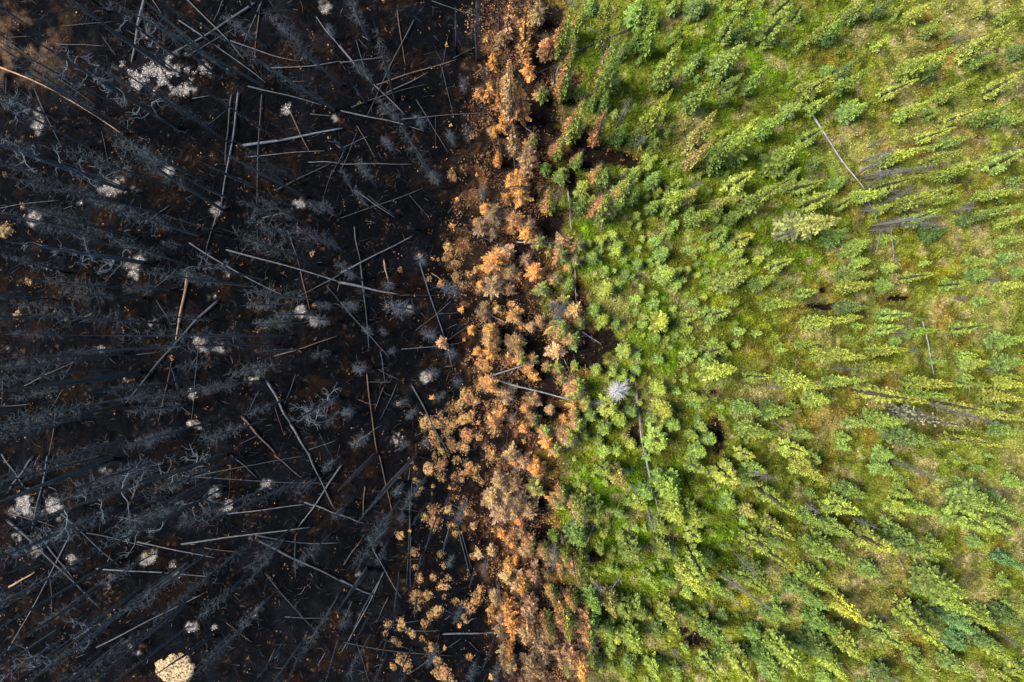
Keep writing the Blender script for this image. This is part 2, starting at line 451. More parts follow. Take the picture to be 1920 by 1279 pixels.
def write_labels():
    for noun, lst in REG.items():
        cells = {}
        for it in lst:
            o, px, py, adj = it
            d, k = min(((px - l[0]) ** 2 + (py - l[1]) ** 2, i) for i, l in enumerate(LANDMARKS))
            l = LANDMARKS[k]; a = math.atan2(-(py - l[1]), px - l[0])
            cells.setdefault((k, int(round(a / (math.pi / 4))) % 8), []).append((d, it))
        for (k, q), its in cells.items():
            its.sort(key=lambda t: t[0])
            for i, (_, (o, px, py, adj)) in enumerate(its):
                rank = ORD[i] if i < 20 else 'twenty-' + ORD[i - 20]
                o['label'] = f'{adj} {noun}, {rank} one {DIRS[q]} {LANDMARKS[k][2]}' if len(its) > 1 else f'{adj} {noun}, the one {DIRS[q]} {LANDMARKS[k][2]}'


# ------------------------------------------------------------------ traced positions
# every tile of the photograph: its corner; coordinates below are 3 times enlarged inside the tile
TILE = {'A': (0, 0), 'B': (640, 0), 'C': (1280, 0), 'D': (0, 426), 'E': (640, 426), 'F': (1280, 426), 'G': (0, 852), 'H': (640, 852), 'I': (1280, 852)}


def parse(txt):
    tile = None
    for tok in txt.split():
        if tok in TILE: tile = TILE[tok]; continue
        f = tok.split(',')
        tone = ''
        if not f[-1].lstrip('-').isdigit(): tone = f[-1]; f = f[:-1]
        v = [float(q) for q in f]
        wd = v[-1] / 3; v = v[:-1]
        yield [tile[i % 2] + q / 3 for i, q in enumerate(v)], wd, tone


# living and scorched spruces: foot x,y, tip x,y (or tip only), crown width, tone
SPRUCES = '''
C 210,240,310,60,90,g 300,230,420,70,85,b 420,250,600,50,130,g 620,110,690,0,70,g 490,60,640,-40,80,g 700,240,940,30,60,y 800,220,890,110,100,b 930,100,1040,0,90,b
170,400,340,260,150,b 0,590,200,450,110,b 340,520,480,360,80,g 220,500,330,420,70,b 210,580,295,500,70,g 640,520,840,430,110,y 690,640,835,540,70,y
860,520,1040,390,90,g 560,640,660,590,100,b 420,760,570,640,100,g 900,650,1030,590,110,b 870,430,980,340,80,d 760,370,850,370,70,b 1190,400,1500,280,110,y
1340,440,1490,330,90,b 1100,540,1310,450,80,y 1420,570,1640,440,66,y 1200,660,1390,570,80,g 1330,620,1440,620,80,g 1430,700,1660,620,70,y 1620,690,1840,590,90,g
1560,330,1860,130,100,y 1600,370,1760,310,70,g 1700,530,1900,410,90,y 1850,310,1925,260,90,d 1260,110,1400,20,90,y 1080,80,1200,-10,70,d 1340,180,1460,130,80,g
30,840,175,640,120,t 130,940,300,750,130,g 20,940,170,790,80,t 270,900,420,680,150,y 490,950,660,820,150,g 660,800,790,720,90,g 830,1060,920,1000,90,b
340,1180,595,1015,110,g 250,1060,390,970,110,y 170,1160,275,1110,66,t 600,1060,780,1020,100,g 660,1170,850,1080,120,y 560,1290,890,1235,185,p
950,1110,1130,1080,90,y 1110,910,1360,830,80,y 1340,920,1600,840,66,y 1080,1060,1330,990,70,y 1180,1170,1530,1050,90,y 1420,1000,1720,900,80,y
1640,1100,1900,1070,70,y 1440,790,1600,770,66,b 1310,790,1520,720,66,y 1730,990,1920,850,110,g 1650,1220,1920,1150,70,g 30,1250,180,1180,90,g 0,1150,80,1060,90,t
860,1180,960,1110,70,g 1400,1140,1560,1100,66,y 1240,1260,1440,1180,90,g 1560,1250,1720,1200,80,d 1750,1260,1920,1220,70,y 260,1230,340,1200,80,b
0,30,110,-10,120,d 240,30,350,0,70,g 590,1030,660,950,70,g 60,360,130,280,70,b 1060,1200,1180,1150,70,g 1760,130,1860,60,70,g 1650,80,1760,20,70,y
B 1460,260,1510,-10,85,y 1700,290,1780,75,100,g 1650,270,1680,170,80,b 1480,500,1530,245,130,m1 1560,330,1600,230,70,b 1780,480,1900,250,130,y 1860,260,1915,140,80,g
1470,610,1500,510,66,b 1400,600,1430,530,70,b 1700,720,1850,520,100,y 1540,790,1600,700,90,b 1630,800,1690,710,80,b 1330,540,1375,460,70,g
1230,540,1310,240,90,m6 1290,200,1370,20,80,m3 1210,290,1290,50,100,m5 1020,330,1050,20,100,o 930,200,960,-20,70,O 1280,760,1360,570,110,m4 1420,800,1490,620,80,m7
1200,870,1240,780,80,m5 1310,920,1350,860,70,m3 950,650,945,360,120,O 850,380,850,300,50,o 830,550,835,460,60,o 885,620,880,450,60,o 1010,660,1010,490,100,o
905,740,905,640,50,o 965,860,965,710,80,O 860,760,860,710,40,o 880,920,880,850,50,o 1045,930,1040,830,110,O 1010,1050,990,970,90,o 970,1040,950,980,80,o
1010,1110,1000,1080,100,o 1160,1180,1170,1060,80,m6 1150,960,1150,920,70,b 1240,1000,1240,960,100,b 1430,1000,1460,930,80,m4 1350,1080,1380,1030,100,g
1470,1020,1490,950,90,b 1560,1110,1610,1010,110,m2 1740,1040,1790,970,90,b 1440,1210,1490,1110,130,m4 1340,1180,1370,1110,90,b 1620,1130,1670,1060,90,b
1850,1080,1910,1010,90,g 1830,1170,1915,1080,120,g 1640,990,1680,940,80,g 1730,1180,1790,1130,70,b 1260,520,1280,440,80,m2 1150,300,1160,220,100,O 1200,270,1210,190,70,g
1400,60,1420,-10,90,b 1650,120,1690,-10,150,b 1700,130,1740,40,120,g 1860,70,1880,0,70,b 1060,430,1040,340,70,o 1000,1250,960,1210,100,o 1060,1270,1060,1240,80,O
870,1230,850,1200,110,O 1100,130,1110,-10,80,O 1060,820,1080,770,70,m4 650,1125,650,1112,28,o 620,1272,620,1262,36,o 760,985,760,972,22,o 590,255,590,235,20,o 615,705,615,695,20,o
E 1090,240,90,o 1210,280,80,m5 950,240,80,O 860,180,110,o 920,130,80,O 1040,170,70,O 850,320,110,O 780,320,50,o 1240,150,90,m5 1250,60,100,O 1340,90,80,m4 1050,10,90,o
1000,260,50,o 725,580,50,o 830,590,90,o 865,640,60,o 665,465,36,o 685,635,20,o 430,155,25,o 555,655,60,O 760,700,50,o 1005,745,66,m6 1080,740,60,m6 980,670,100,O
1070,560,56,O 1300,630,100,m5 1240,570,110,m3 1350,540,66,m1 1320,460,80,O 1160,790,60,m6 1060,810,60,o 1090,850,50,o 1220,800,60,m3 830,900,90,o 930,950,100,O
1080,980,80,O 1330,920,120,m5 1040,1030,60,o 1080,1100,80,m6 1150,1170,70,m5 1320,1070,60,m6 1310,1010,56,o 1330,1130,80,m4 1180,1040,56,O 1260,1090,50,o
1290,1210,120,m4 960,1080,60,O 310,1000,25,o 485,830,20,o 500,965,30,o 765,1110,25,o 940,340,70,O 1210,700,90,O 245,440,18,o 1110,60,80,m5 1160,1230,70,o 1240,1180,80,O
1430,160,80,b 1580,90,66,b 1500,240,66,b 1620,255,66,b 1515,340,100,y 1690,195,66,b 1840,130,90,b 1870,250,120,g 1290,310,80,b 1130,340,80,m2 1440,460,80,b
1490,520,80,y 1560,540,66,b 1200,560,80,m3 1830,530,120,y 1720,545,66,b 1790,620,70,b 1620,700,90,g 1810,750,66,b 1680,810,66,b 1820,920,100,y 1450,810,70,g
1600,840,80,g 1540,820,70,g 1530,1030,130,y 1650,1050,90,b 1420,1080,80,b 1590,1100,100,y 1500,1150,90,b 1850,1050,130,y 1460,1220,66,b 1820,1230,150,g 1650,1240,66,y
1770,1080,80,b 1380,1190,70,g 1900,1130,80,b
F 200,80,250,10,100,g 300,80,400,40,90,y 290,160,345,130,70,g 820,100,920,20,120,b 930,150,1045,80,100,g 490,230,620,180,80,g 210,320,370,260,130,g
400,330,505,280,90,g 530,330,640,295,70,b 640,380,755,360,80,g 450,430,640,430,80,y 130,500,260,470,110,g 0,510,90,500,70,y 110,720,240,680,100,g 20,720,80,710,80,g
120,830,285,800,130,y 960,200,1045,190,80,g 870,280,1030,260,100,b 870,340,1070,320,90,y 1130,230,1200,225,66,g 1220,290,1420,260,66,y 1110,320,1180,330,80,b
1600,200,1740,190,66,g 1610,280,1730,250,90,b 1440,330,1600,315,80,g 1750,340,1920,320,66,y 1860,250,1925,250,70,b 1760,90,1920,60,66,g 880,450,1040,450,90,d
680,540,930,520,90,y 900,515,1005,505,60,y 1090,500,1270,490,90,g 1080,590,1230,560,80,g 1490,580,1710,550,90,g 1280,590,1460,580,56,g 640,660,765,650,56,g
780,710,1010,730,100,y 1050,690,1260,690,80,y 1180,640,1230,640,70,b 980,790,1260,790,80,y 800,880,1020,860,80,g 540,840,760,900,120,y 350,840,500,840,70,y
700,960,820,980,100,g 970,920,1350,980,110,y 1240,870,1540,890,90,y 1230,930,1500,950,66,g 1400,980,1720,1040,90,y 1720,680,1920,630,120,b 1570,770,1720,760,80,g
1760,790,1910,760,100,b 1760,870,1920,890,80,y 1680,940,1910,970,80,y 1150,1030,1620,1130,110,k 1020,1070,1240,1100,110,g 920,1110,1050,1110,80,b
310,1000,430,1040,90,b 450,1040,600,1040,130,b 330,1120,490,1170,120,g 640,1160,740,1180,70,b 1140,1150,1440,1230,120,d 1440,1180,1840,1230,70,y
1730,1130,1920,1160,80,b 1640,1040,1920,1080,70,y 20,940,120,980,66,y 30,1160,80,1180,70,g 130,1180,180,1200,90,b 60,1250,120,1270,100,b 300,1270,400,1290,80,y
560,1230,700,1270,110,y 1100,1270,1180,1290,100,b 880,1180,950,1190,66,g 1350,60,1480,10,80,d 1640,420,1720,410,56,b 1380,590,1300,600,66,b
I 20,40,130,100,90,g 190,80,300,150,150,y 340,80,450,100,110,g 330,140,410,170,70,b 640,40,800,150,110,y 700,10,770,40,100,g 1080,60,1200,110,120,b 1190,190,1290,240,100,g
890,190,1030,240,110,b 1150,280,1300,320,90,y 1280,290,1440,340,80,g 420,190,650,350,100,y 250,250,290,300,90,b 340,300,410,350,80,t 20,300,100,400,130,y
30,430,100,480,100,g 660,330,760,380,90,b 800,260,990,330,130,y 790,380,960,460,120,b 440,370,610,470,100,y 500,470,580,520,80,b 340,430,610,640,110,y
700,480,960,620,130,g 950,440,1200,550,140,y 1150,440,1420,590,170,b 1380,460,1510,580,90,g 1560,150,1740,300,200,b 1480,290,1730,430,180,g 1700,220,1900,350,140,b
1750,350,1860,440,100,g 1600,520,1690,510,80,b 1820,120,1920,180,90,g 1760,560,1930,650,80,B 1020,620,1110,680,100,b 1300,700,1580,790,200,b 1400,760,1640,900,150,g
1500,850,1640,1000,140,B 1200,850,1460,1080,140,y 1330,860,1500,1030,120,b 1530,1000,1600,1100,120,B 1690,800,1780,980,120,g 1600,1000,1810,1100,110,d
1750,880,1920,960,110,d 1700,1050,1880,1190,100,g 1030,940,1260,1100,130,g 700,900,850,1000,140,b 690,1020,820,1130,160,d 830,980,1040,1170,130,y
780,1110,920,1270,110,y 1450,1150,1650,1250,110,b 1280,1100,1370,1210,100,g 840,800,1030,950,110,Y 660,650,830,760,110,y 560,740,720,800,100,b 700,790,820,870,90,b
270,680,470,780,90,y 390,600,530,820,80,g 170,520,180,640,80,b 30,530,170,780,110,y 0,640,130,800,130,y 180,730,245,800,70,g 500,870,600,940,130,b 220,900,250,930,70,b
0,860,60,930,80,g 370,990,430,1030,100,b 120,950,290,1130,110,b 250,1090,390,1270,130,y 390,1110,520,1200,140,b 500,1030,700,1250,150,g 330,1080,380,1150,70,g
100,1130,220,1270,90,g 440,1200,560,1290,100,b 770,1240,840,1290,90,b 1780,700,1850,740,80,g 1080,1180,1180,1270,100,d 1850,1180,1930,1260,90,g
H 1520,80,1600,190,110,t 1450,60,1500,110,100,g 1230,200,1250,260,70,m5 1340,260,1350,390,130,m2 1420,260,1440,380,110,y 1300,420,1360,510,150,b 1640,250,1710,300,100,y
1690,190,1740,240,100,b 1800,130,1880,240,160,g 1850,290,1915,380,150,y 1760,380,1830,440,90,g 1610,510,1680,610,150,b 1780,500,1850,570,110,g 1690,670,1780,760,70,g
1055,470,1060,570,80,m7 1160,520,1190,590,66,m6 1260,520,1260,600,80,m2 1190,450,1210,490,70,b 1330,560,1340,730,110,m4 1240,620,1240,700,60,m5 1180,750,1200,850,60,m5
1240,880,1280,1040,110,m5 1290,780,1310,880,80,m5 1380,780,1450,890,110,b 1490,780,1540,910,110,t 1590,830,1620,920,110,g 1680,880,1710,920,90,b
1380,900,1400,1090,130,m7 1400,1100,1420,1210,80,m3 1590,990,1680,1110,130,g 1820,850,1900,1020,110,y 1770,960,1800,1040,90,b 1150,900,1170,1050,80,m6
1140,1050,1150,1170,80,O 1740,1150,1790,1270,100,y 1610,1150,1640,1220,80,b 1390,940,1420,1000,90,g 1490,960,1530,1040,80,b
1020,30,1025,60,90,o 1100,60,1095,110,100,o 850,0,850,15,60,o 850,240,850,260,110,O 930,220,930,250,110,O 1000,240,1000,280,110,O 900,320,905,350,110,O
960,310,965,340,100,O 1060,300,1060,340,90,O 960,440,960,470,60,o 905,440,905,465,50,o 745,395,745,415,40,o 850,425,850,437,25,o 700,320,700,340,30,o
1000,360,1005,395,60,o 850,530,850,570,60,O 770,555,770,580,50,O 940,600,945,660,50,o 980,580,980,620,40,o 1020,690,1020,790,90,o 945,800,930,900,66,o
860,780,870,850,60,O 845,860,830,950,50,o 950,900,965,1040,70,o 950,1060,945,1160,50,o 920,1080,910,1190,70,O 975,1190,975,1215,30,o 1090,950,1100,1110,90,O
1040,900,1040,1060,90,O 1060,1150,1070,1290,90,O 1240,1100,1240,1200,90,O 1350,1150,1370,1290,100,o 1060,820,1070,900,90,O 1080,640,1090,720,80,O
840,1250,840,1270,32,o 665,955,665,978,26,o 580,1090,580,1106,22,o 385,427,385,435,20,o 610,187,610,195,20,o 900,140,890,170,100,O 980,150,980,180,90,O
1290,1080,1300,1200,80,O 1010,430,1010,470,60,O 1150,640,1160,700,60,O
'''
# burnt standing trees: foot, tip, trunk width, habit (f fine twigs, t twisted limbs, b bare stubs, w pale fine twigs, c pale curly limbs)
BURNT = '''
A 960,400,370,-10,24,b 1000,720,200,230,28,t 690,1060,-30,800,32,t 1250,1180,620,790,18,f 1140,1020,640,760,16,f 890,1200,60,1000,14,f 500,830,0,570,14,f
1500,470,620,0,16,f 1900,600,1200,180,18,f 1920,480,1550,150,14,f 1340,440,850,100,18,b 700,750,150,400,12,b 500,610,0,260,14,b 1720,1110,1270,870,22,b
210,1250,-30,1210,16,b 560,1279,220,1180,12,f 1600,1250,1340,1120,12,w 1830,1210,1730,1130,10,f 1000,330,600,20,18,t 1200,350,900,80,14,b 1500,270,1250,80,12,f
320,880,-60,760,12,f 420,720,-100,480,10,f 1780,300,1480,60,10,f 860,560,480,340,10,f 240,640,-80,480,16,t
B 160,230,50,0,18,f 300,560,190,150,14,w 390,700,200,560,14,w 530,1030,330,700,22,f 310,870,230,770,8,w 760,340,760,0,18,f 890,190,880,-10,16,b 650,310,640,60,16,b
640,830,600,740,10,f 960,700,950,400,16,b 910,890,880,760,14,b 820,1150,780,1050,12,w 700,560,680,430,10,f 60,1100,0,950,12,f 180,1190,60,1060,12,f 480,760,420,640,8,f
200,1060,90,900,8,f 560,1060,500,960,8,f 730,830,700,700,8,f 1420,830,1480,650,16,b 820,500,800,380,8,f 1230,530,1300,280,14,b 1200,520,1200,350,12,b
D 800,200,100,90,26,t 1100,230,540,30,16,f 780,350,220,300,14,f 800,400,330,370,12,f 880,540,150,490,14,f 1640,610,600,610,14,f 1560,660,880,670,12,f
700,710,30,740,14,f 780,820,-20,930,34,b 700,1000,-10,1150,18,f 1060,1000,720,1040,12,f 1460,860,1120,910,12,f 1640,770,1290,820,12,w 1480,1090,1130,1200,12,f
1060,1130,720,1230,14,w 1900,960,1680,1070,24,c 1600,970,1380,1060,12,f 1780,210,1300,30,16,w 1920,120,1640,0,14,f 1780,490,1540,490,12,w 1620,430,1380,440,10,w
1700,540,1430,545,12,w 1900,530,1730,510,10,w 1900,460,1780,430,10,f 960,350,700,340,14,f 1320,210,1080,220,14,t 1060,110,900,90,12,f 400,260,0,150,16,f
300,770,-20,790,14,f 1900,1010,1830,1120,12,f 520,620,60,590,10,f 1280,300,980,260,8,f 540,460,60,430,12,f 1200,520,880,500,8,f 480,880,60,960,8,f 1240,760,980,790,8,f
G 1270,0,300,330,26,t 640,20,-10,270,32,b 470,290,0,430,16,b 1250,200,660,500,24,t 1500,190,1000,400,12,f 1740,130,1100,400,14,f 1000,640,560,970,26,b
1050,970,640,1279,18,b 700,1040,400,1279,18,b 600,700,200,990,14,f 650,900,150,1230,14,t 1180,690,850,950,12,f 1440,480,1000,820,14,f 1600,480,1380,740,10,w
1860,450,1650,650,10,w 1420,930,1050,1279,12,f 1920,780,1700,1120,14,w 1300,1010,1100,1200,14,b 1600,1060,1430,1279,12,b 1750,960,1620,1279,10,b
1900,1050,1830,1279,10,b 1200,1020,860,1250,14,b 400,420,-40,600,18,t 330,1060,-40,1279,16,t 860,560,560,740,10,f 560,540,280,700,14,f 1560,760,1340,980,8,f
E 190,610,120,570,10,w 270,600,220,580,10,w 440,470,250,440,10,w 110,300,-20,200,14,w 700,370,560,330,8,w 560,600,460,600,8,w 170,790,70,800,8,w 570,800,480,830,8,w
600,930,530,960,8,w 400,970,310,1000,8,f 90,1050,0,1040,10,w 440,1020,370,1070,8,f 410,1220,330,1230,8,w 480,220,430,160,8,f 680,860,640,880,6,f 160,1170,60,1230,8,f
320,690,260,700,6,f 120,470,20,430,8,f 640,700,600,720,6,f
H 420,0,130,330,24,b 330,260,150,500,12,f 190,0,0,190,26,b 540,340,470,540,10,b 150,640,0,850,28,b 280,400,60,620,14,f 760,600,720,760,8,b 460,550,400,760,10,b
700,800,640,950,8,f 780,1130,720,1270,10,f 880,1020,800,1200,10,b 60,830,0,980,14,f 320,900,200,1100,8,b 640,550,600,630,8,w 400,1080,330,1230,12,b 480,120,340,320,10,f
560,1000,500,1180,8,f 240,200,80,400,8,b 330,660,300,870,14,b 620,200,560,340,10,b 170,1010,30,1250,10,f 880,700,900,840,10,b 820,560,800,680,8,f 1290,520,1320,700,8,b
260,1120,180,1290,10,b 700,250,660,380,8,f 880,1150,860,1290,8,f
'''
# weathered grey snags among the living spruces
SNAGS = '''
B 1545,720,1630,550,14,s 1640,830,1720,760,12,s 1210,1160,1235,1050,12,s 1290,40,1310,-20,10,s
C 350,890,100,1020,0,x 1000,910,1190,845,12,s 985,1000,1280,940,14,s 1100,1060,1220,1070,12,s 1060,1270,1450,1215,16,s 1510,240,1600,190,14,s 1030,1210,1060,1120,14,s
1740,900,1900,820,14,s 1270,1260,1500,1270,10,s 1560,1150,1640,1150,14,s 1040,830,1140,780,8,s 30,1080,110,1025,8,s 1160,1130,1300,1050,10,s
E 1245,480,1180,430,16,w 1400,1000,1480,990,8,s
F 500,60,640,20,16,s 420,890,560,900,10,s 830,790,1000,800,10,s 1150,1010,1400,1060,12,s 1380,960,1460,980,12,s 1380,60,1470,10,10,s 1520,400,1610,400,8,s
1430,1010,1780,1110,12,s 680,950,730,960,12,s 1700,290,1760,300,8,s 1260,690,1330,695,8,s 1200,600,1240,600,8,s 1690,800,1760,810,10,s
I 310,100,540,140,12,s 1160,30,1480,150,12,s 680,270,770,330,12,s 180,670,380,790,14,s 260,840,500,880,14,s 620,690,740,800,14,s 840,1120,1000,1290,16,s
1750,980,1920,1090,16,s 290,550,420,690,14,s 1160,1250,1240,1290,16,s 1100,640,1165,745,8,s 1210,830,1350,900,12,s 940,350,1100,420,12,s 500,1030,600,1110,10,s
1080,930,1110,1000,10,s 1700,190,1780,220,8,s
C 960,1000,1180,850,14,s 1020,1010,1260,960,14,s 1040,1160,1120,1000,14,s 1080,1200,1200,1100,16,s 1060,1265,1300,1225,18,s 1100,1275,1420,1250,14,s 1200,960,1440,930,12,s 1010,1240,1030,1170,16,s
990,1180,1100,1180,14,s 1340,900,1500,850,12,s 1500,1190,1640,1170,14,s
F 1040,20,1180,10,16,s 1360,990,1640,1060,14,s 1180,1040,1360,1070,14,s
E 1190,520,1245,440,16,w
H 1210,480,1190,640,14,s 1390,700,1470,780,14,s 1730,280,1760,430,8,s 1850,470,1880,580,8,s 1200,880,1240,960,14,s 1350,380,1370,410,14,s 1860,1090,1900,1150,12,s 1230,440,1250,500,12,s
1620,160,1660,210,10,s 1230,740,1260,800,12,s
'''
# fallen logs: end, end, width, tone (g grey, w pale, o orange-brown, O bright orange, d black, s silver)
LOGS = '''
A 820,-20,745,345,22,w 1435,20,990,300,18,g 1260,0,1205,130,10,g 1480,20,1380,240,8,g 1465,30,1435,350,10,o -10,375,680,750,13,O 0,200,550,600,8,d 200,500,355,830,6,g
320,250,600,262,8,g 580,210,660,320,6,g 1300,230,1680,350,10,w 1520,385,1920,350,9,w 1010,120,1500,470,10,w 1050,0,1380,340,12,g 1400,490,1810,590,12,g
1310,540,1265,920,13,g 1350,530,1240,1150,15,w 1240,1150,1200,1279,12,w 1478,540,1447,1150,10,g 1370,820,1925,725,22,w 1400,885,1830,850,8,w 1740,915,1920,920,8,w
1560,1070,1870,920,9,g 1640,640,1740,850,10,o 1870,960,1820,1110,6,g 1780,100,1925,280,9,w 1160,710,1280,620,5,g 1085,555,1180,540,6,w 380,155,660,125,5,g
0,1175,340,1130,7,g 1480,1225,1630,1190,6,w 1600,460,1730,460,6,o 1750,645,1870,655,6,w 1060,320,1330,160,6,w 860,0,910,80,8,o 1230,340,1330,440,10,d 40,440,45,580,6,g
B 410,115,150,650,9,g 85,230,135,400,7,g 315,60,360,365,9,o 0,355,240,325,10,g 200,480,650,340,11,o 255,525,490,410,9,w 60,610,480,480,7,g -10,265,355,640,16,w
0,630,465,735,12,w 340,670,810,635,10,g 510,5,880,125,6,g 745,550,880,700,13,d 420,560,600,860,7,g 565,380,630,650,6,g 530,660,530,840,4,g 90,710,190,890,5,w
0,925,400,925,10,g 0,1225,460,1060,9,g 75,1070,300,1225,7,w 150,1100,300,1210,5,g 0,960,90,750,6,g 600,1200,820,910,6,g 720,1130,790,1170,16,d 1070,120,1170,40,7,s
1340,285,1640,160,12,g 1040,450,1190,380,11,g 1240,600,1250,690,5,s 1010,700,1125,795,7,s 965,870,975,950,6,s 1275,1085,1290,1290,14,s 1380,170,1440,200,8,s
1070,40,1195,85,8,g 375,1090,500,1235,5,g 600,200,560,440,5,g 1220,390,1180,510,8,s 630,330,820,240,5,g 30,830,-60,1000,6,g
C 720,670,1010,1080,15,s 1560,1020,1620,1110,6,g 60,1165,170,1145,6,s
D 1280,130,1925,310,13,w 1070,90,1590,380,12,w 1200,0,1150,180,9,g 1060,270,995,630,21,O 1225,415,1010,635,20,g 1010,635,720,985,14,g 885,410,975,555,6,g
690,205,590,310,6,g 1000,235,810,385,7,g 1390,105,1330,180,6,g 1925,260,1680,390,8,g 1620,20,1690,230,8,g 1690,250,1745,460,10,o 1840,330,1920,430,7,g
150,890,430,755,9,o 970,760,900,1090,8,o 970,790,1015,960,6,g 1115,690,1080,1090,8,g 1110,730,1050,830,5,o 780,715,880,705,5,w 325,1020,290,1279,8,g
1515,870,1640,1110,19,w 1640,1110,1740,1279,19,w 1370,1070,1560,1279,18,o 1550,725,1900,610,12,o 1550,1010,1600,1160,5,o 1460,920,1410,1030,5,g 1800,1160,1860,1279,5,g
1740,1250,1890,1200,6,w 20,860,10,1000,6,g
E 75,0,110,190,9,w 110,210,160,685,12,g 145,830,205,1270,13,o 0,255,405,50,13,w -5,310,320,380,20,w 330,385,870,410,8,d 240,190,265,300,14,O 440,205,630,800,12,g
0,425,270,730,12,g 590,640,770,510,7,g 340,685,680,650,6,w 420,580,540,490,5,g 650,5,970,130,9,g 990,88,1205,92,11,s 1060,140,1170,310,7,g 1310,160,1320,430,9,s
1135,480,1165,570,6,s 1180,735,1620,640,10,d 1350,590,1460,660,10,s 850,835,1110,760,12,s 820,840,1310,970,14,S 240,900,190,1035,9,g 315,880,220,1080,6,g
400,890,610,1279,15,g 95,970,185,1000,8,o 60,1230,230,1110,9,g 1250,740,1285,820,5,s 1640,770,1650,900,6,s 1655,920,1700,1279,17,s 1640,920,1655,1010,6,s
1700,1100,1760,1160,6,s 940,1120,925,1279,7,d 960,1100,1050,1210,4,g 205,800,330,860,6,g 510,260,570,300,7,O 220,700,245,870,7,g 540,490,680,480,5,g 1370,770,1372,840,4,s
820,480,930,540,10,S 1180,400,1170,440,4,s
C 1000,1090,1080,1270,13,s 1120,960,1180,1010,8,s 1090,940,1100,1060,9,s 980,960,1190,900,10,s
F 1145,10,1165,190,11,s 1070,20,1050,150,8,o 1085,20,1060,160,6,s 1335,530,1390,830,10,s 60,1120,90,1150,5,s 500,1095,570,1140,7,s 330,1155,360,1140,5,s 1590,890,1575,950,6,s
G 10,0,150,190,14,g 190,20,50,210,20,g 280,10,190,410,15,g 60,370,480,770,20,g 480,770,570,860,12,g 230,450,460,760,15,g 400,455,30,1130,9,w 280,650,295,920,8,g
355,315,675,620,13,g 505,435,850,520,9,g 780,490,1210,580,11,w 60,330,330,410,8,o 555,640,1180,680,12,w 550,1080,1160,770,10,w 1030,500,1750,405,14,w
1440,450,1920,495,10,g 640,340,870,385,9,g 1280,335,1720,275,9,w 1920,60,1690,400,14,w 1740,-10,1890,300,13,w 1720,265,1920,340,13,w 1040,120,1900,160,9,g
1070,130,1720,5,8,g 1450,480,1925,710,20,g 1500,670,1770,980,8,g 1110,0,1100,200,7,g 1300,0,1450,130,10,g 1550,0,1700,130,10,o 1605,910,1830,920,5,w
1665,450,1665,690,8,g 690,370,830,55,7,g 1150,525,1340,550,6,o 60,740,200,660,14,O
H 0,335,130,385,12,g 0,700,190,790,16,g 215,0,290,330,10,o 135,180,125,350,11,o 400,150,370,730,7,g 385,200,390,740,7,g 180,520,340,800,8,w 240,660,0,1110,10,w
225,690,30,1090,9,g 265,800,200,940,9,g 655,380,725,670,10,g 680,440,735,640,6,g 370,305,710,380,8,d 300,980,560,982,8,g 580,1005,920,990,13,w 740,997,1250,1020,7,g
20,1050,630,1125,8,g 870,700,900,840,8,d 380,1230,680,1030,6,g 720,1050,780,1110,6,g 910,0,905,120,6,d 1075,405,1000,520,12,g 1700,0,1785,350,16,s
1420,385,1350,540,7,s 1550,270,1450,530,9,d 1520,740,1565,680,8,s 1585,1050,1580,1240,8,g 1075,685,1150,740,6,s 1090,610,1130,570,5,g 600,260,720,330,6,g
90,1050,160,1279,6,g 20,610,120,470,9,o 540,850,640,900,5,g 1120,190,1200,220,8,o
I 805,215,940,290,9,s 1120,330,1170,430,8,s 820,430,780,490,8,g 1200,580,1245,660,6,s 1730,850,1780,870,6,s 0,100,80,290,8,d 720,258,780,260,5,s 1620,430,1622,470,5,s
'''
# dry moss mounds: centre, size (long thin ones: width,height)
MOUNDS = '''
B 628,990,70 735,765,30 745,1070,18
D 110,490,60 175,305,40 1755,145,24 1765,440,18 40,25,90 380,520,18 965,735,24
G 985,1195,230 835,552,34 1723,1033,20 1730,1155,14
A 130,1165,34 30,985,26
E 600,160,80 640,200,80 720,265,50 650,290,80 560,320,50 690,330,50 490,290,32 515,178,28 545,182,28 480,1100,90 520,1180,110 560,1060,60 620,1020,70 690,940,80 660,1000,80 700,1080,90
640,1100,60 710,1170,90 600,1150,60 620,1220,80 560,1260,90 750,980,60 870,1050,60 830,1060,50 860,1150,60 740,1040,40 800,770,100 700,1240,60 330,240,20 770,1180,50 830,1250,70
880,990,60 760,240,60 880,130,60 600,110,60 660,130,50 540,1110,60 900,480,60 860,440,50 720,950,100 590,1090,60 660,1230,50 780,900,60 820,1000,50 1000,480,60 960,500,70 900,530,50
960,430,60 1020,560,50
H 490,80,75 565,60,80 530,10,34 650,30,46 700,100,80 750,80,60 790,155,35 420,75,30 425,140,34 450,185,26 430,215,30 515,178,20 512,220,20 635,120,35 490,290,40 525,310,70
600,310,60 525,380,90 335,455,52 560,560,38 410,550,56 415,630,24 445,690,60 515,690,40 575,740,66 600,690,30 575,620,30 430,800,90 490,790,60 540,870,78 500,900,60 470,940,50
340,950,80 400,1000,60 455,1025,40 300,1040,40 510,1080,70 345,1160,90 290,1190,50 570,1230,100 760,810,80 740,570,40 700,940,30 640,820,40 720,1130,40 265,950,45 540,1160,50
330,1060,30 720,60,60 560,130,50 680,140,40 620,400,40 470,350,40 580,790,30 690,840,40 780,760,50 430,860,40 370,1190,60 620,1270,60 400,40,16 760,130,40 840,20,60 640,440,30
690,910,30 730,860,60 530,1230,50 250,1000,30
B 960,1270,100 900,1230,70 860,1200,70 930,1210,80 760,1250,60
'''

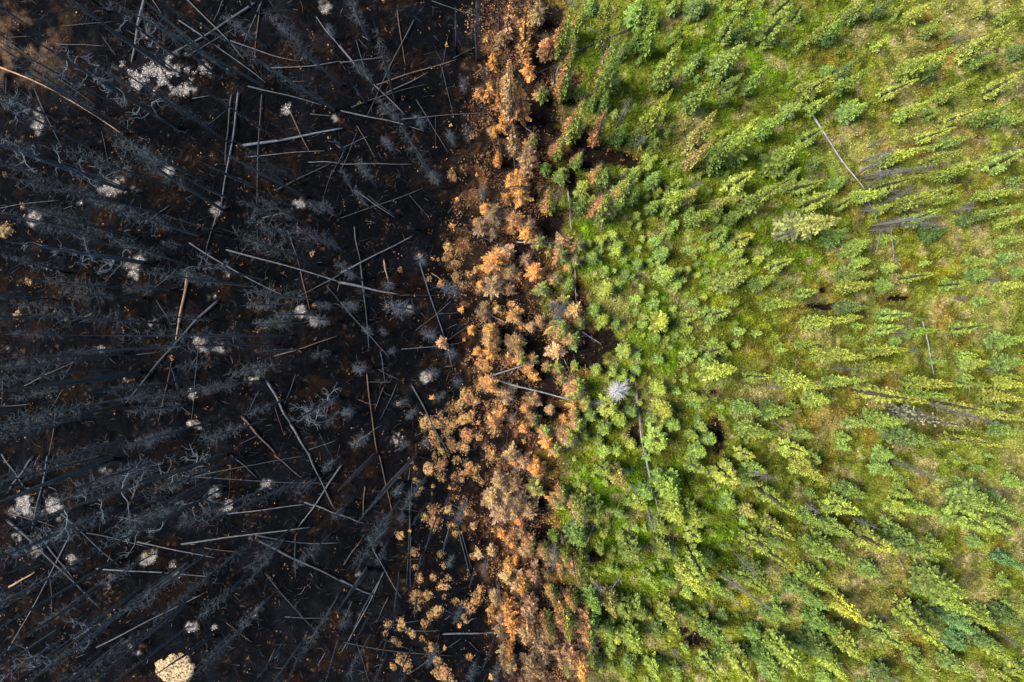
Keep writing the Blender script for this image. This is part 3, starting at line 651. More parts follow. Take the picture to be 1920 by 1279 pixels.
LIVE = {'g': (.195, .260, .050), 'b': (.160, .235, .054), 'y': (.250, .295, .052), 'd': (.105, .160, .045), 'B': (.105, .200, .070), 'Y': (.32, .33, .045),
        't': (.310, .275, .080), 'p': (.27, .275, .085), 'k': (.220, .220, .125), 'o': (.56, .275, .080), 'O': (.37, .230, .110), 'm': (.24, .30, .055)}
ADJ = {'g': 'mid-green', 'b': 'blue-tinged green', 'y': 'yellow-green', 'd': 'dark green', 'B': 'cold blue-green', 'Y': 'yellowing', 't': 'brown-tipped green',
       'p': 'pale yellowish', 'k': 'greyish half-dead', 'o': 'bright orange', 'O': 'tan-brown', 'm': 'partly green'}


# ------------------------------------------------------------------ spruce crowns: whorls of drooping sprays with needle fingers
def crown_mesh(seed, nb, dens=10, bush=.85, gap=0., stem=False, rag=0., column=False):
    r = np.random.default_rng(seed)
    V = []; R = []
    for i in range(nb):
        z = .03 + .95 * (i + r.random()) / nb
        L = ((1 - z) ** bush * .98 + .04) * r.uniform(.62, 1.12)
        if column: L = ((1 - z) ** .62 * (.66 + .34 * (1 - z)) * (.72 + .28 * min(1, z / .2)) + .03) * r.uniform(.62, 1.14)
        a = i * 2.39996 + r.normal(0, .25)
        if gap and math.cos(a) < -.55 and r.random() < gap and z < .85: continue
        if rag and z < .9:
            if r.random() < rag or 0.5 + .5 * math.sin(3 * a + z * 9 + seed) < rag * .45: continue
            L *= r.uniform(.6, 1.35)
        droop = r.uniform(-.02, .07) * L
        ca, sa = math.cos(a), math.sin(a)
        tone = r.random()
        m = max(4, int(dens * (.35 + L)))
        for k in range(m):
            t = .22 + .78 * (k + r.random() * .6) / m
            bx, by, bz = ca * L * t, sa * L * t, z - droop * t + .03 * t * t * L
            side = 1 if k % 2 else -1
            fa = a + side * r.uniform(.35, 1.0)
            fl = L * (.42 - .22 * t) * r.uniform(.7, 1.3) + .028
            if k >= m - 1: fa = a; fl *= 1.15
            fx, fy, fz = math.cos(fa) * fl, math.sin(fa) * fl, r.uniform(-.012, .02)
            wx, wy = -math.sin(fa) * fl * .30, math.cos(fa) * fl * .30
            wz = r.normal(0, .008)
            V += [(bx, by, bz), (bx + fx * .5 + wx, by + fy * .5 + wy, bz + fz * .5 + wz), (bx + fx, by + fy, bz + fz), (bx + fx * .45 - wx, by + fy * .45 - wy, bz + fz * .5 - wz)]
            col = (min(1, max(0, tone * .55 + .45 * r.random())), z, -bx / max(.25, (1 - z)) if True else 0)
            R += [col] * 4
    for k in range(5):                                            # leader
        a = k * 1.26
        V += [(0, 0, .93), (math.cos(a) * .035, math.sin(a) * .035, .95), (0, 0, 1.0), (-math.cos(a) * .03, -math.sin(a) * .03, .95)]
        R += [(.7, 1, 0)] * 4
    V = np.array(V); n = len(V) // 4; i = np.arange(n) * 4
    if stem:
        V = np.concatenate([V, [(-.06, 0, 0), (.06, 0, 0), (.01, 0, .97), (-.01, 0, .97), (0, -.06, 0), (0, .06, 0), (0, .01, .97), (0, -.01, .97)]]); R += [(.1, .1, 0)] * 8
        n += 2; i = np.arange(n) * 4
    me = mk_mesh('crown', V, np.stack([i, i + 1, i + 2, i + 3], 1), M_NEEDLE)
    set_col(me, 'spray', np.clip(np.array(R), -1, 1))
    return me


def trunk_mesh(seed, k=7, n=8, taper=.88):
    r = random.Random(seed); t = Tubes()
    bx, by = r.uniform(-.02, .02), r.uniform(-.02, .02)
    pts = [(math.sin(i * 1.1 + seed) * .004 + bx * math.sin(math.pi * i / n), by * math.sin(math.pi * i / n), i / n) for i in range(n + 1)]
    # unit height; radius is scaled on its own through the x and y scale, 1 = foot radius
    pts = [(p[0] * 12, p[1] * 12, p[2]) for p in pts]
    t.add(pts, [(1.25 if i == 0 else 1.0 - taper * (i / n) ** 1.3) for i in range(n + 1)], k)
    return t.mesh('trunk', M_CHAR)


CROWNS = [crown_mesh(100 + s, 250, 10, 1., column=True) for s in range(7)]
GAPPY = [crown_mesh(140 + s, 220, 10, 1.0, .85, column=True) for s in range(4)]
WISPY = [crown_mesh(180 + s, 120, 7, .9) for s in range(4)]
RAGGED = [crown_mesh(240 + s, 210, 9, .6 + .12 * (s % 4), rag=.30 + .06 * (s % 4)) for s in range(8)]
RSMALL = [crown_mesh(260 + s, 80, 8, .55, stem=True, rag=.28) for s in range(5)]
SMALL = [crown_mesh(200 + s, 60, 8, .6, stem=True) for s in range(5)]
TRUNKS = [trunk_mesh(s) for s in range(4)]


def foot_of(v, wd, hmul=2.4, hmax=17., lean=.10, near=170):
    """foot (x, y) on the ground, tip point and height from a traced foot and tip"""
    if len(v) == 4:
        bx, by, tx, ty = v
        rb = math.hypot(bx - NX, by - NY); rt = math.hypot(tx - NX, ty - NY)
        h = H * (1 - rb / rt) if rt > rb > 0 else 1.
        if rt < near or h < .5: h = max(h, wd / S * hmul)
        h = min(max(h, wd / S * 1.25), hmax)
        X = (tx - NX) / S * (H - h) / H; Y = -(ty - NY) / S * (H - h) / H
        fx, fy = P2W(bx, by)
        dx, dy = fx - X, fy - Y; d = math.hypot(dx, dy); m = lean * h
        if d > m: dx *= m / d; dy *= m / d
        return X + dx, Y + dy, X, Y, h
    tx, ty = v
    h = min(max(1.2, wd / S * hmul), 7.)
    X = (tx - NX) / S * (H - h) / H; Y = -(ty - NY) / S * (H - h) / H
    return X, Y, X, Y, h


def stand(o, x, y, X, Y, h, spin):
    z = h1(x, y) - .06
    d = Vector((X - x, Y - y, h)); L = d.length
    q = Vector((0, 0, 1)).rotation_difference(d.normalized()) @ Quaternion((0, 0, 1), spin)
    o.location = (x, y, z); o.rotation_mode = 'QUATERNION'; o.rotation_quaternion = q
    return L


def jitter(c, a=.16):
    k = rnd.uniform(1 - a, 1 + a)
    return tuple(min(1, max(.003, q * k * rnd.uniform(.93, 1.07))) for q in c)


def curl(r, p, d, L, n, wob, lift=0.):
    pts = [p.copy()]; q = p.copy(); d = d.normalized()
    for i in range(n):
        d = (d + Vector((r.gauss(0, wob), r.gauss(0, wob), r.gauss(0, wob) + lift))).normalized()
        q = q + d * (L / n); pts.append(q.copy())
    return pts


HT = 12.0       # twig meshes are modelled on a 12 m tree and scaled a little


def twig_mesh(seed, lo, n, length, sub, rad=.013, name='twigs'):
    r = random.Random(seed); t = Tubes()
    for i in range(n):
        z = (lo + (.985 - lo) * ((i + r.random()) / n)) * HT
        f = 1 - (z / HT - lo) / (1 - lo)
        L = length * (.30 + .85 * math.sin(math.pi * min(1, f * .75 + .12))) * r.uniform(.55, 1.25)
        a = r.uniform(0, 6.283)
        d = Vector((math.cos(a), math.sin(a), r.uniform(-.5, .15)))
        pts = curl(r, Vector((0, 0, z)), d, L, 4, .34, .0)
        t.add(pts, [rad, rad * .85, rad * .7, rad * .5, rad * .3])
        for k in range(sub):
            j = r.choice((1, 2, 3)); b = r.uniform(0, 6.283)
            dd = (pts[j + 1] - pts[j]).normalized() + Vector((math.cos(b), math.sin(b), r.uniform(-.4, .4))) * .9
            t.add(curl(r, pts[j], dd, L * r.uniform(.2, .45), 2, .3), [rad * .6, rad * .5, rad * .3])
    me = t.mesh(name, M_TWIG, False)
    return me


TWIGS_IN = [twig_mesh(500 + s, .04, 110, 1.25, 2, .016) for s in range(4)]
TREES = []       # x, y, radius: ground already taken
SPECIAL = {}


def make_spruce(v, wd, tone):
    kind = tone[0]
    if len(v) == 4 and kind not in 'pk' and math.hypot(v[2] - NX, v[3] - NY) > 250:      # leaders reach a little past the dense crown
        v = [v[0] - (v[2] - v[0]) * .06, v[1] - (v[3] - v[1]) * .06, v[2] + (v[2] - v[0]) * .12, v[3] + (v[3] - v[1]) * .12]
    x, y, X, Y, h = foot_of(v, wd)
    if kind == 'o' and 880 < v[0] < 1010 and 860 < v[1] < 1000 and rnd.random() < .6: kind = tone = 'O'
    crown_w = wd / S * (H - h * .35) / H * (1.08 if kind in 'moO' else 1.0 if kind != 'b' or wd < 40 else .88)
    small = wd < 21 and kind not in 'moO'
    tip = (v[-2], v[-1])
    col = jitter(LIVE[kind]); alpha = 0.
    if kind == 'm':
        alpha = (.6 + 2 * max(.08, int(tone[1]) / 10 - .13)) / 2.8; col = jitter(LIVE[rnd.choice('mgy')])
    spin = rnd.uniform(-.5, .5) if kind == 'm' else rnd.uniform(0, 6.28)
    lst = CROWNS
    if kind in 'yg' and not small and rnd.random() < .4:
        lst = GAPPY; spin = math.atan2(y, x) + rnd.uniform(-.4, .4)
    if kind == 'k': lst = WISPY
    if kind in 'oO' or (kind == 'm' and h < 3.2): lst = RAGGED if rnd.random() < .8 else CROWNS
    elif kind == 'm': lst = CROWNS
    if kind == 'O':
        f_ = rnd.choice((.65, .9, 1.1, 1.25, 1.4)); col = tuple(q * f_ for q in col)
    TREES.append((x, y, crown_w / 2))
    nm, noun, cat, grp = ('scorched_spruce', 'scorched spruce', 'scorched tree', 'heat-killed spruces along the burn edge') if kind in 'moO' else \
        ('spruce_tree', 'spruce', 'spruce', 'living spruces beyond the burn')
    if small and h < 3.2: nm, noun, cat, grp = 'spruce_sapling', 'spruce sapling', 'sapling', 'spruce saplings on the green floor'
    if nm == 'spruce_sapling' or (kind in 'moO' and wd < 13):
        o = link(nm, rnd.choice(RSMALL if kind in 'moO' else SMALL)); L = stand(o, x, y, X, Y, h, spin); o.scale = (crown_w / 2, crown_w / 2, L)
        o.color = (*col, alpha)
    else:
        o = link(nm, None); L = stand(o, x, y, X, Y, h, spin)
        c = link('crown', rnd.choice(lst), o); c.scale = (crown_w / 2 * 1.08, crown_w / 2 * 1.08, L * .97); c.location = (0, 0, L * .03)
        c.color = (*col, alpha)
        t = link('trunk', rnd.choice(TRUNKS), o); tr = .035 + h * .0085
        t.scale = (tr, tr, L * .93); t.color = (*jitter((.06, .054, .050) if kind not in 'moO' else (.022, .021, .022)), 1)
    if kind in 'moOk' and o.type == 'EMPTY' and crown_w > .75:
        tw = link('twigs', rnd.choice(TWIGS_IN), o); tw.scale = (crown_w * .5, crown_w * .5, L / 12.0 * .98); tw['kind'] = 'stuff'
        tw.color = (*jitter((.11, .075, .055), .4), 1)
    o['category'] = cat; o['group'] = grp
    size = 'tall' if h > 7.5 else 'slim' if crown_w < 1.1 and h > 4 else 'broad' if crown_w > 1.5 else 'small' if h < 3.2 else 'medium'
    reg(noun, o, *tip, f'{size} {ADJ[kind]}')
    for s_, (sx, sy, _) in LSP.items():
        d = math.hypot(tip[0] - sx, tip[1] - sy)
        if d < 14 and d < SPECIAL.get(s_, (99, None))[0]: SPECIAL[s_] = (d, o)


LSP = {'wide pale pine with yellowish crown among greener spruces': (1576, 837 / 1.0, 0), 'cold blue-green spruce at the edge of the straw-coloured clearing': (1923, 1068, 0),
       'tall bright orange spruce with its black trunk showing': (990, 7, 0), 'yellowing spruce, brightest yellow crown beside the straw clearing': (1623, 1168, 0)}
LSP['wide pale pine with yellowish crown among greener spruces'] = (1577, 411, 0)
for v, wd, tone in parse(SPRUCES): make_spruce(v, wd, tone)


# low browned spruces filling the heat-killed band
n_x = 0
XS = []
for _ in range(3000):
    if n_x >= 85: break
    py = rnd.uniform(0, 1275); px = float(np.interp(py, YK, GRN)) - rnd.uniform(-40, 175)
    x, y = P2W(px, py)
    m = masks(np.array([x]), np.array([y]))
    if m[2][0] > .5 or m[4][0] > .4 or (900 < px < 1085 and abs(py - (706 + (px - 913) * .26)) < 22) or (py < 330 and rnd.random() < .7) or False: continue
    if any((x - a) ** 2 + (y - b) ** 2 < (q * .6 + .28) ** 2 for a, b, q in TREES): continue
    wd = rnd.uniform(9, 30)
    make_spruce([px, py], wd, rnd.choice('OOoO') if px < float(np.interp(py, YK, GRN)) - 55 else rnd.choice(['m5', 'm3', 'm2', 'm4', 'g'])); n_x += 1

# ------------------------------------------------------------------ burnt trees
def limb_mesh(seed, wob=.42, sub=7, rad=.035):
    """one crooked limb, 2 m long, growing out along +X"""
    r = random.Random(seed); t = Tubes()
    pts = curl(r, Vector((0, 0, 0)), Vector((1, 0, .1)), 2.0, 9, wob, .04)
    t.add(pts, [rad * (1 - .8 * i / 9) for i in range(10)], 4)
    for k in range(sub):
        j = r.randrange(2, 9); b = r.uniform(0, 6.283)
        dd = (pts[j + 1] - pts[j]).normalized() * .8 + Vector((r.gauss(0, .6), r.gauss(0, .6), r.gauss(0, .6)))
        p2 = curl(r, pts[j], dd, r.uniform(.3, .9), 5, .45)
        t.add(p2, [rad * .5 * (1 - .7 * i / 5) for i in range(6)])
        if r.random() < .7:
            q = r.randrange(1, 5); t.add(curl(r, p2[q], dd + Vector((r.gauss(0, 1), r.gauss(0, 1), 0)), r.uniform(.15, .4), 3, .4), [rad * .3, rad * .25, rad * .2, rad * .12])
    return t.mesh('limb', M_TWIG, False)


FINE = [twig_mesh(300 + s, .40, 85, 1.0, 3, .012) for s in range(5)]
FINE2 = [twig_mesh(320 + s, .15, 95, .95, 3, .012) for s in range(3)]
PALE = [twig_mesh(340 + s, .35, 90, 1.0, 3, .012) for s in range(4)]
STUB = [twig_mesh(360 + s, .30, 34, .38, 0, .018) for s in range(3)]
LIMBS = [limb_mesh(400 + s) for s in range(8)]
BTR = [trunk_mesh(50 + s, 8, 10, .8) for s in range(5)]
B_ADJ = {'f': 'fine-twigged black', 't': 'crooked-limbed charred', 'b': 'bare black', 'w': 'pale-twigged burnt', 'c': 'curly-limbed pale burnt', 's': 'grey weathered dead'}


def make_burnt(v, wd, habit, snag=False):
    x, y, X, Y, h = foot_of(v, wd, hmul=14., hmax=21., lean=.13, near=120)
    h = max(h, 1.5)
    tip = (v[-2], v[-1])
    o = link('dead_snag' if snag else 'burnt_tree', None)
    L = stand(o, x, y, X, Y, h, rnd.uniform(0, 6.28))
    tr = wd / S / 2 * (H - h * .35) / H * (1.0 if not snag else .75)
    black = (.050, .062, .073) if not snag else (.15, .142, .13)
    t = link('trunk', rnd.choice(BTR), o); t.scale = (tr, tr, L); t.color = (*jitter(black, .35), 1)
    pxh = math.hypot(v[0] - v[2], v[1] - v[3]) if len(v) == 4 else 40
    cg = {'f': (.066, .080, .092), 'w': (.088, .100, .112), 't': (.105, .122, .138), 'c': (.12, .135, .15), 'b': (.05, .06, .068), 's': (.20, .192, .175)}[habit]
    if habit in 'fwsb':
        lst = {'f': FINE if rnd.random() < .75 else FINE2, 'w': PALE, 's': FINE2, 'b': STUB}[habit]
        c = link('twigs', rnd.choice(lst), o)
        k = max(.38, min(.85, .40 + h * .035)) * rnd.uniform(.7, 1.05) * (.75 if snag else .92)
        c.scale = (k, k, L / HT); c.color = (*jitter(cg, .25), 1); c['kind'] = 'stuff'
    else:
        n = 17 if habit == 't' else 24
        for i in range(n):
            lm = link('limb', rnd.choice(LIMBS), o)
            f = rnd.uniform(.18, .97); k = rnd.uniform(.6, 1.35) * (1.15 - .5 * f) * min(1., .45 + h * .04)
            lm.location = (0, 0, f * L); lm.rotation_euler = (rnd.uniform(-1.5, 1.5), rnd.uniform(-.5, .35), rnd.uniform(0, 6.28))
            lm.scale = (k, k, k); lm.color = (*jitter(cg, .3), 1)
    o['category'] = 'dead tree'
    if snag:
        o['group'] = 'grey snags among the living spruces'; noun = 'snag'
        size = 'tall' if h > 8 else 'short' if h < 3.5 else 'leaning' if math.hypot(X - x, Y - y) > .08 * h else 'upright'
        reg(noun, o, *tip, f'{size} grey weathered')
    else:
        o['group'] = 'burnt trees standing in the black ground'
        size = 'tall' if h > 12 else 'short' if h < 5 else 'thick' if wd > 6 else 'slim'
        reg('standing tree', o, *tip, f'{size} {B_ADJ[habit]}')
    TREES.append((x, y, .3))
    return o, h


NB = {}
for v, wd, tone in parse(BURNT):
    NB[(round(v[0]), round(v[1]))] = make_burnt(v, wd, tone)[0]
for v, wd, tone in parse(SNAGS):
    if tone != 'x': make_burnt(v, max(wd, 3), tone, True)

# slim burnt stems between the traced ones, leaning out from under the camera like the rest
n_extra = 0
for _ in range(2500):
    if n_extra >= 125: break
    px = rnd.uniform(40, 860); py = rnd.uniform(20, 1260)
    x, y = P2W(px, py)
    if math.hypot(px - NX, py - NY) < 170: continue
    if any((x - a) ** 2 + (y - b) ** 2 < .7 for a, b, r_ in TREES): continue
    h = rnd.uniform(7, 15) if px < 600 else rnd.uniform(2.5, 6)
    k = H / (H - h)
    v = [px, py, NX + (px - NX) * k + rnd.uniform(-8, 8), NY + (py - NY) * k + rnd.uniform(-8, 8)]
    t_ = min(1, max(0, ((328 - v[0]) * (v[2] - v[0]) + (1250 - v[1]) * (v[3] - v[1])) / ((v[2] - v[0]) ** 2 + (v[3] - v[1]) ** 2)))
    if math.hypot(v[0] + t_ * (v[2] - v[0]) - 328, v[1] + t_ * (v[3] - v[1]) - 1250) < 62: continue     # the big moss mound lies open
    make_burnt(v, rnd.uniform(2.8, 5.0), rnd.choice('ffbbbf')); n_extra += 1

# the bleached white snag: a starburst of pale twigs, its crown tipped over towards the burn
ws = link('bleached_snag', None)
x, y = P2W(1186, 722); stand(ws, x, y, (1146 - NX) / S * .94, -(737 - NY) / S * .94, 3.1, .4)
t = link('trunk', BTR[1], ws); t.scale = (.085, .085, 3.2); t.color = (.16, .155, .155, 1)


def burst():
    r = random.Random(77); t = Tubes()
    for i in range(190):
        z = r.uniform(1.7, 3.25); a = r.uniform(0, 6.283); L = r.uniform(.3, 1.15) * (1.0 if z < 2.9 else .7) * (.9 + .12 * math.sin(2 * a + 1))
        pts = curl(r, Vector((0, 0, z)), Vector((math.cos(a), math.sin(a), r.uniform(-.1, .6))), L, 4, .13)
        t.add(pts, [.013, .012, .010, .008, .005])
        for k in range(2):
            j = r.choice((1, 2)); t.add(curl(r, pts[j], (pts[j + 1] - pts[j]).normalized() + Vector((r.gauss(0, .5), r.gauss(0, .5), r.gauss(0, .3))), L * .4, 2, .2), [.010, .008, .005])
    return t.mesh('twigs', M_TWIG, False)


c = link('twigs', burst(), ws); c.color = (.56, .55, .56, 1); c['kind'] = 'stuff'
ws['label'] = 'bleached white snag, a starburst of pale twigs among the green spruces'; ws['category'] = 'dead tree'


# ------------------------------------------------------------------ fallen logs
LC = {'g': (.036, .042, .048), 'w': (.080, .083, .088), 'o': (.085, .053, .036), 'O': (.31, .18, .095), 'd': (.005, .005, .007), 's': (.24, .235, .23), 'S': (.33, .315, .30)}
L_ADJ = {'g': 'grey charred', 'w': 'pale grey', 'o': 'brownish', 'O': 'orange-barked', 'd': 'coal-black', 's': 'silver-grey', 'S': 'whiskery pale'}
stub_t = Tubes(); _r = random.Random(5)
stub_t.add(curl(_r, Vector((0, 0, 0)), Vector((0, 0, 1)), 1., 3, .25), [.09, .075, .06, .03], 4)
STUBM = stub_t.mesh('branch_stub', M_WOOD)
log_i = 0


def make_log(v, wd, tone):
    global log_i
    log_i += 1
    r = random.Random(900 + log_i)
    x1, y1 = P2W(v[0], v[1]); x2, y2 = P2W(v[2], v[3])
    L = math.hypot(x2 - x1, y2 - y1); rad = wd / S / 2 * .70
    n = max(4, min(14, int(L / .7) + 3))
    dx, dy = (x2 - x1) / L, (y2 - y1) / L
    bend = r.gauss(0, .012) * L; wob = r.uniform(.2, .6) * rad
    zz = []
    us = [i / n for i in range(n + 1)]
    gx = np.array([x1 + dx * L * u for u in us]); gy = np.array([y1 + dy * L * u for u in us]); gz = hgt(gx, gy)
    A = np.polyfit(us, gz, 1); up = float(np.max(gz - np.polyval(A, us))) * .6
    flip = tone in 'gwo' and v[0] < v[2]                       # thick end alternates with the traced direction
    pts = []; rr = []
    for i, u in enumerate(us):
        s = math.sin(math.pi * u)
        off = bend * s + wob * math.sin(u * 9 + log_i)
        pts.append(Vector((gx[i] - dy * off, gy[i] + dx * off, float(np.polyval(A, u)) + up + rad * .75 + .02 + (log_i % 5) * .03 + (.30 if tone in 'sS' else 0))))
        k = u
        rr.append(rad * (1.12 - .55 * k) * r.uniform(.93, 1.07))
    o0 = pts[0].copy(); d0 = (pts[-1] - pts[0]).normalized()
    q = Vector((0, 0, 1)).rotation_difference(d0); qi = q.inverted()
    T = Tubes(); T.add([qi @ (p - o0) for p in pts], rr, 8 if wd > 3.5 else 5)
    # splintered ends
    for e, (pe, re_) in enumerate(((pts[0], rr[0]), (pts[-1], rr[-1]))):
        sgn = -1 if e == 0 else 1
        p0 = qi @ (pe - o0)
        for k in range(3 if wd > 4 else 1):
            a = r.uniform(0, 6.28); off = Vector((math.cos(a), math.sin(a), 0)) * re_ * .5
            T.add([p0 + off - Vector((0, 0, sgn * re_)), p0 + off + Vector((0, 0, sgn * re_ * r.uniform(.8, 2.4)))], [re_ * .42, re_ * .12], 4)
    o = link('fallen_log', T.mesh('fallen_log', M_WOOD)); o.location = o0; o.rotation_mode = 'QUATERNION'; o.rotation_quaternion = q
    col = jitter(LC[tone], .22); o.color = (*col, 1)
    ns = 0 if wd < 4 and tone not in 'S' else r.randrange(2, 6) if tone != 'S' else 26
    if tone == 's' and wd > 2.5: ns = 8
    for k in range(ns):
        s = link('branch_stub', STUBM, o); u = r.uniform(.15, .92); j = min(n - 1, int(u * n))
        p = pts[j].lerp(pts[j + 1], u * n - j)
        a = r.uniform(-1.3, 1.3) if tone != 'S' else r.uniform(.3, 1.9)
        side = Vector((-dy, dx, 0)) * math.sin(a) + Vector((0, 0, 1)) * math.cos(a) + Vector((dx, dy, 0)) * r.uniform(-.2, .6)
        s.location = qi @ (p - o0); s.rotation_mode = 'QUATERNION'
        s.rotation_quaternion = qi @ Vector((0, 0, 1)).rotation_difference(side.normalized())
        k2 = r.uniform(.18, .45) if tone != 'S' else r.uniform(.25, .5) * min(1, L / 8)
        s.scale = (k2 * .6, k2 * .6, k2); s.color = (*col, 1)
    o['category'] = 'log'; o['group'] = 'fallen logs on the forest floor'
    size = ('short' if L < 4 else 'long' if L > 11 else '') + (' thick' if wd > 4.6 else ' thin' if wd < 2.7 else '')
    reg('log', o, (v[0] + v[2]) / 2, (v[1] + v[3]) / 2, (size.strip() + ' ' + L_ADJ[tone]).strip())
    return o


NLOG = {}
for v, wd, tone in parse(LOGS): NLOG[(round(v[0]), round(v[1]))] = make_log(v, wd, tone)
for i in range(26):                                                # a few more thin poles lie between
    px = rnd.uniform(30, 860); py = rnd.uniform(20, 1250); a = rnd.uniform(0, 3.14); l = rnd.uniform(25, 75)
    make_log([px, py, px + math.cos(a) * l, py + math.sin(a) * l], rnd.uniform(1.3, 2.3), rnd.choice('ggow'))


# ------------------------------------------------------------------ dry moss mounds left unburnt
def mound_mesh(seed, sub=40):
    r = np.random.default_rng(seed)
    na, nr = sub, 11
    ph = r.uniform(0, 6.28, 8); am = r.uniform(.02, .095, 8) if seed != 3 else r.uniform(.005, .025, 8)
    V = [(0, 0, 0.)]
    off = r.uniform(0, 50, 2)
    for j in range(1, nr + 1):
        t = j / nr
        for i in range(na):
            a = 2 * math.pi * i / na
            edge = 1 + sum(am[k] / (1 + k * .12) * math.sin((k + 2) * a + ph[k]) for k in range(8))
            V.append((math.cos(a) * t * edge, math.sin(a) * t * edge, 0))
    V = np.array(V); rad = np.concatenate([[0], np.repeat(np.arange(1, nr + 1) / nr, na)])
    nz = fbm(V[:, 0] * .8 + V[:, 1] * .6 + off[0], V[:, 1] * .8 - V[:, 0] * .6 + off[1], .7, seed % 9, 4)
    V[:, 2] = np.sqrt(np.clip(1 - rad ** 2.6, 0, 1)) * (.50 + 1.9 * (nz - .4)) - .25 * (rad >= .999)
    V[:, :2] *= (1 + (nz - .5) * .75 * rad)[:, None]
    F = []
    Q = [(0, 1 + i, 1 + (i + 1) % na) for i in range(na)]
    for j in range(nr - 1):
        for i in range(na):
            a = 1 + j * na + i; b = 1 + j * na + (i + 1) % na
            Q += [(a, a + na, b + na), (a, b + na, b)]
    return mk_mesh('moss_mound', V, Q, M_MOUND, True)


MOUND = [mound_mesh(s) for s in range(9)]
for v, wd, tone in parse(MOUNDS):
    x, y = P2W(v[0], v[1]); R_ = wd / S / 2
    o = link('moss_mound', MOUND[3] if wd > 60 else rnd.choice(MOUND))
    o.location = (x, y, h1(x, y) + .0); o.rotation_euler = (0, 0, rnd.uniform(0, 6.28))
    hz = .16 + R_ * .32 if R_ < 1 else .5
    o.scale = (R_ * rnd.uniform(.8, 1.15), R_ * rnd.uniform(.5, .9), hz * .8)
    if wd > 60: o.scale = (1.42, 1.3, .42)
    base = rnd.choice([(.33, .20, .085), (.24, .14, .065), (.36, .235, .10)]) if v[0] > 640 else (.30, .215, .12)
    if wd < 9 or (v[0] > 870): base = (.42, .22, .09)
    if wd > 60: base = (.44, .345, .21)
    o.color = (*jitter(base, .2), 1)
    o['category'] = 'moss mound'; o['group'] = 'dry moss mounds the fire left unburnt'
    size = 'huge pale' if wd > 60 else 'broad' if wd > 26 else 'mid-sized' if wd > 15 else 'small' if wd > 9 else 'tiny'
    reg('moss mound', o, v[0], v[1], f"{size} {'orange-tan' if base[1] < .23 else 'tan'}")
    if wd > 60: BIGM = o

mx = []; my = []
for v, wd, tone in parse(MOUNDS):
    k = int(min(wd, 34) * 3); a = RNG.uniform(0, 6.28, k); q = wd / 2 * (.72 + np.abs(RNG.normal(0, .26, k)))
    if wd < 60: mx.append(v[0] + np.cos(a) * q); my.append(v[1] + np.sin(a) * q)
mx, my = P2W(np.concatenate(mx), np.concatenate(my)); kk = vn(mx, my, .45, 3) > .42; mx, my = mx[kk], my[kk]
leaves('dry_moss_crumbs', 'dry tan moss crumbs frayed around the unburnt mounds', mx, my, np.array([[.33, .20, .09]]) * RNG.uniform(.25, 1.2, (len(mx), 1)), .08, 2, .12, M_LEAF, .04, .5)

# ------------------------------------------------------------------ saplings and seedlings filling the green
TA = np.array(TREES)
cand = []
while len(cand) < 620:
    px = rnd.uniform(1060, 1945); py = rnd.uniform(-20, 1300)
    x, y = P2W(px, py)
    m = masks(np.array([x]), np.array([y]))
    if m[3][0] < .6: continue
    dens = float(vn(np.array([x]), np.array([y]), 2.6, 3)[0])
    near = math.exp(-((px - 1260) / 160) ** 2 - ((py - 520) / 190) ** 2)
    if rnd.random() > dens * .9 + near * .6 - .12: continue
    s = blobs(np.array([px]), np.array([py]), STRAW)[0]
    if rnd.random() < s * .95 or (px > 1380 and rnd.random() < .6): continue
    d = np.min(np.hypot(TA[:, 0] - x, TA[:, 1] - y) - TA[:, 2] * .5)
    if d < .25: continue
    cand.append((rnd.uniform(.34, .95) * (1.1 if rnd.random() < .25 else .75), x, y, px, py))
cand.sort(reverse=True)
n_sap = sum(1 for it in REG.get('spruce sapling', []))
Vs = []; Cs = []
small_co = []
for me in SMALL[:3]:
    co = np.zeros(len(me.vertices) * 3, dtype=np.float32); me.vertices.foreach_get('co', co); small_co.append(co.reshape(-1, 4, 3)[::2].reshape(-1, 3))
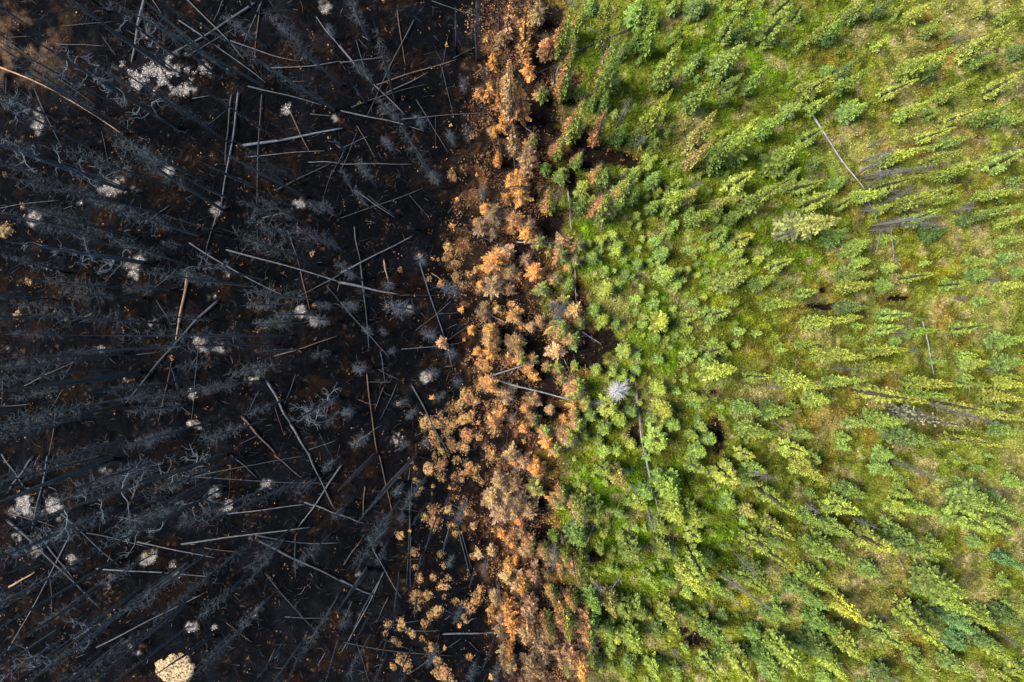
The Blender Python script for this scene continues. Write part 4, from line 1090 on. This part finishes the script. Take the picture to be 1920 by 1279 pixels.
for i, (wm, x, y, px, py) in enumerate(cand):
    hh = wm * rnd.uniform(1.7, 3.0) * (1 + .35 * max(0, (px - 1300) / 600))
    col = jitter(LIVE[rnd.choice('bbgggy')], .2); col = tuple(q * 1.15 for q in col)
    if i < 285 - n_sap:
        o = link('spruce_sapling', rnd.choice(SMALL)); o.location = (x, y, h1(x, y) - .05); o.rotation_euler = (rnd.uniform(-.06, .06), rnd.uniform(-.06, .06), rnd.uniform(0, 6.28))
        o.scale = (wm / 2, wm / 2, hh); o.color = (*col, 0)
        o['category'] = 'sapling'; o['group'] = 'spruce saplings on the green floor'
        reg('spruce sapling', o, px, py, f"{'bushy' if wm > .8 else 'little'} {'yellow-green' if col[0] > .09 else 'blue-green' if col[2] > .035 else 'green'}")
    else:
        co = small_co[i % 3].copy(); a = rnd.uniform(0, 6.28); ca, sa = math.cos(a), math.sin(a)
        zz = co[:, 2]
        W = np.stack([(co[:, 0] * ca - co[:, 1] * sa) * wm / 2 + x, (co[:, 0] * sa + co[:, 1] * ca) * wm / 2 + y, zz * hh + h1(x, y) - .04], 1)
        Vs.append(W); tint = np.array(col)[None, :] * RNG.uniform(.6, 1.4, (len(W) // 4, 1)); Cs.append(np.repeat(tint, 4, 0))
Vs = np.concatenate(Vs); Cs = np.concatenate(Cs); i = np.arange(len(Vs) // 4) * 4
me = mk_mesh('seedlings', Vs, np.stack([i, i + 1, i + 2, i + 3], 1), M_LEAF); set_col(me, 'pigment', Cs)
o = link('seedlings', me); o['kind'] = 'stuff'; o['label'] = 'countless small spruce seedlings between the living trees'

# ------------------------------------------------------------------ labels
write_labels()
for lab, (d, o) in SPECIAL.items(): o['label'] = lab
BIGM['label'] = 'huge pale moss mound alone on black ground near the bottom edge'


def relabel(dct, key, text):
    if key in dct: dct[key]['label'] = text
    else: print('NO KEY', key, text)


relabel(NLOG, (353, 516), 'orange-barked fallen log with the thick grey log meeting its lower end')
relabel(NLOG, (457, 273), 'thick pale grey log, its butt end on a small ash spot')
relabel(NLOG, (638, 529), 'thick pale log lying across the upright jointed log')
relabel(NLOG, (1520, 223), 'silver-grey log lying on green moss, longest on the living side')
relabel(NLOG, (913, 706), 'whiskery pale log with curled twigs along its lower side')
relabel(NB, (333, 240), 'burnt trunk with twisted limbs below the long white ash patch')
relabel(NB, (260, 699), 'thick burnt trunk with short stub limbs, reaching out of the frame')
relabel(NB, (633, 746), 'pale curly-limbed burnt snag whose limbs spread like antlers')
for o in sc.objects:
    if o.parent is None and 'category' in o.keys() and 'label' not in o.keys(): print('NOLABEL', o.name)
print('COUNTS', {k: len(v) for k, v in REG.items()}, 'objects', len(sc.objects))
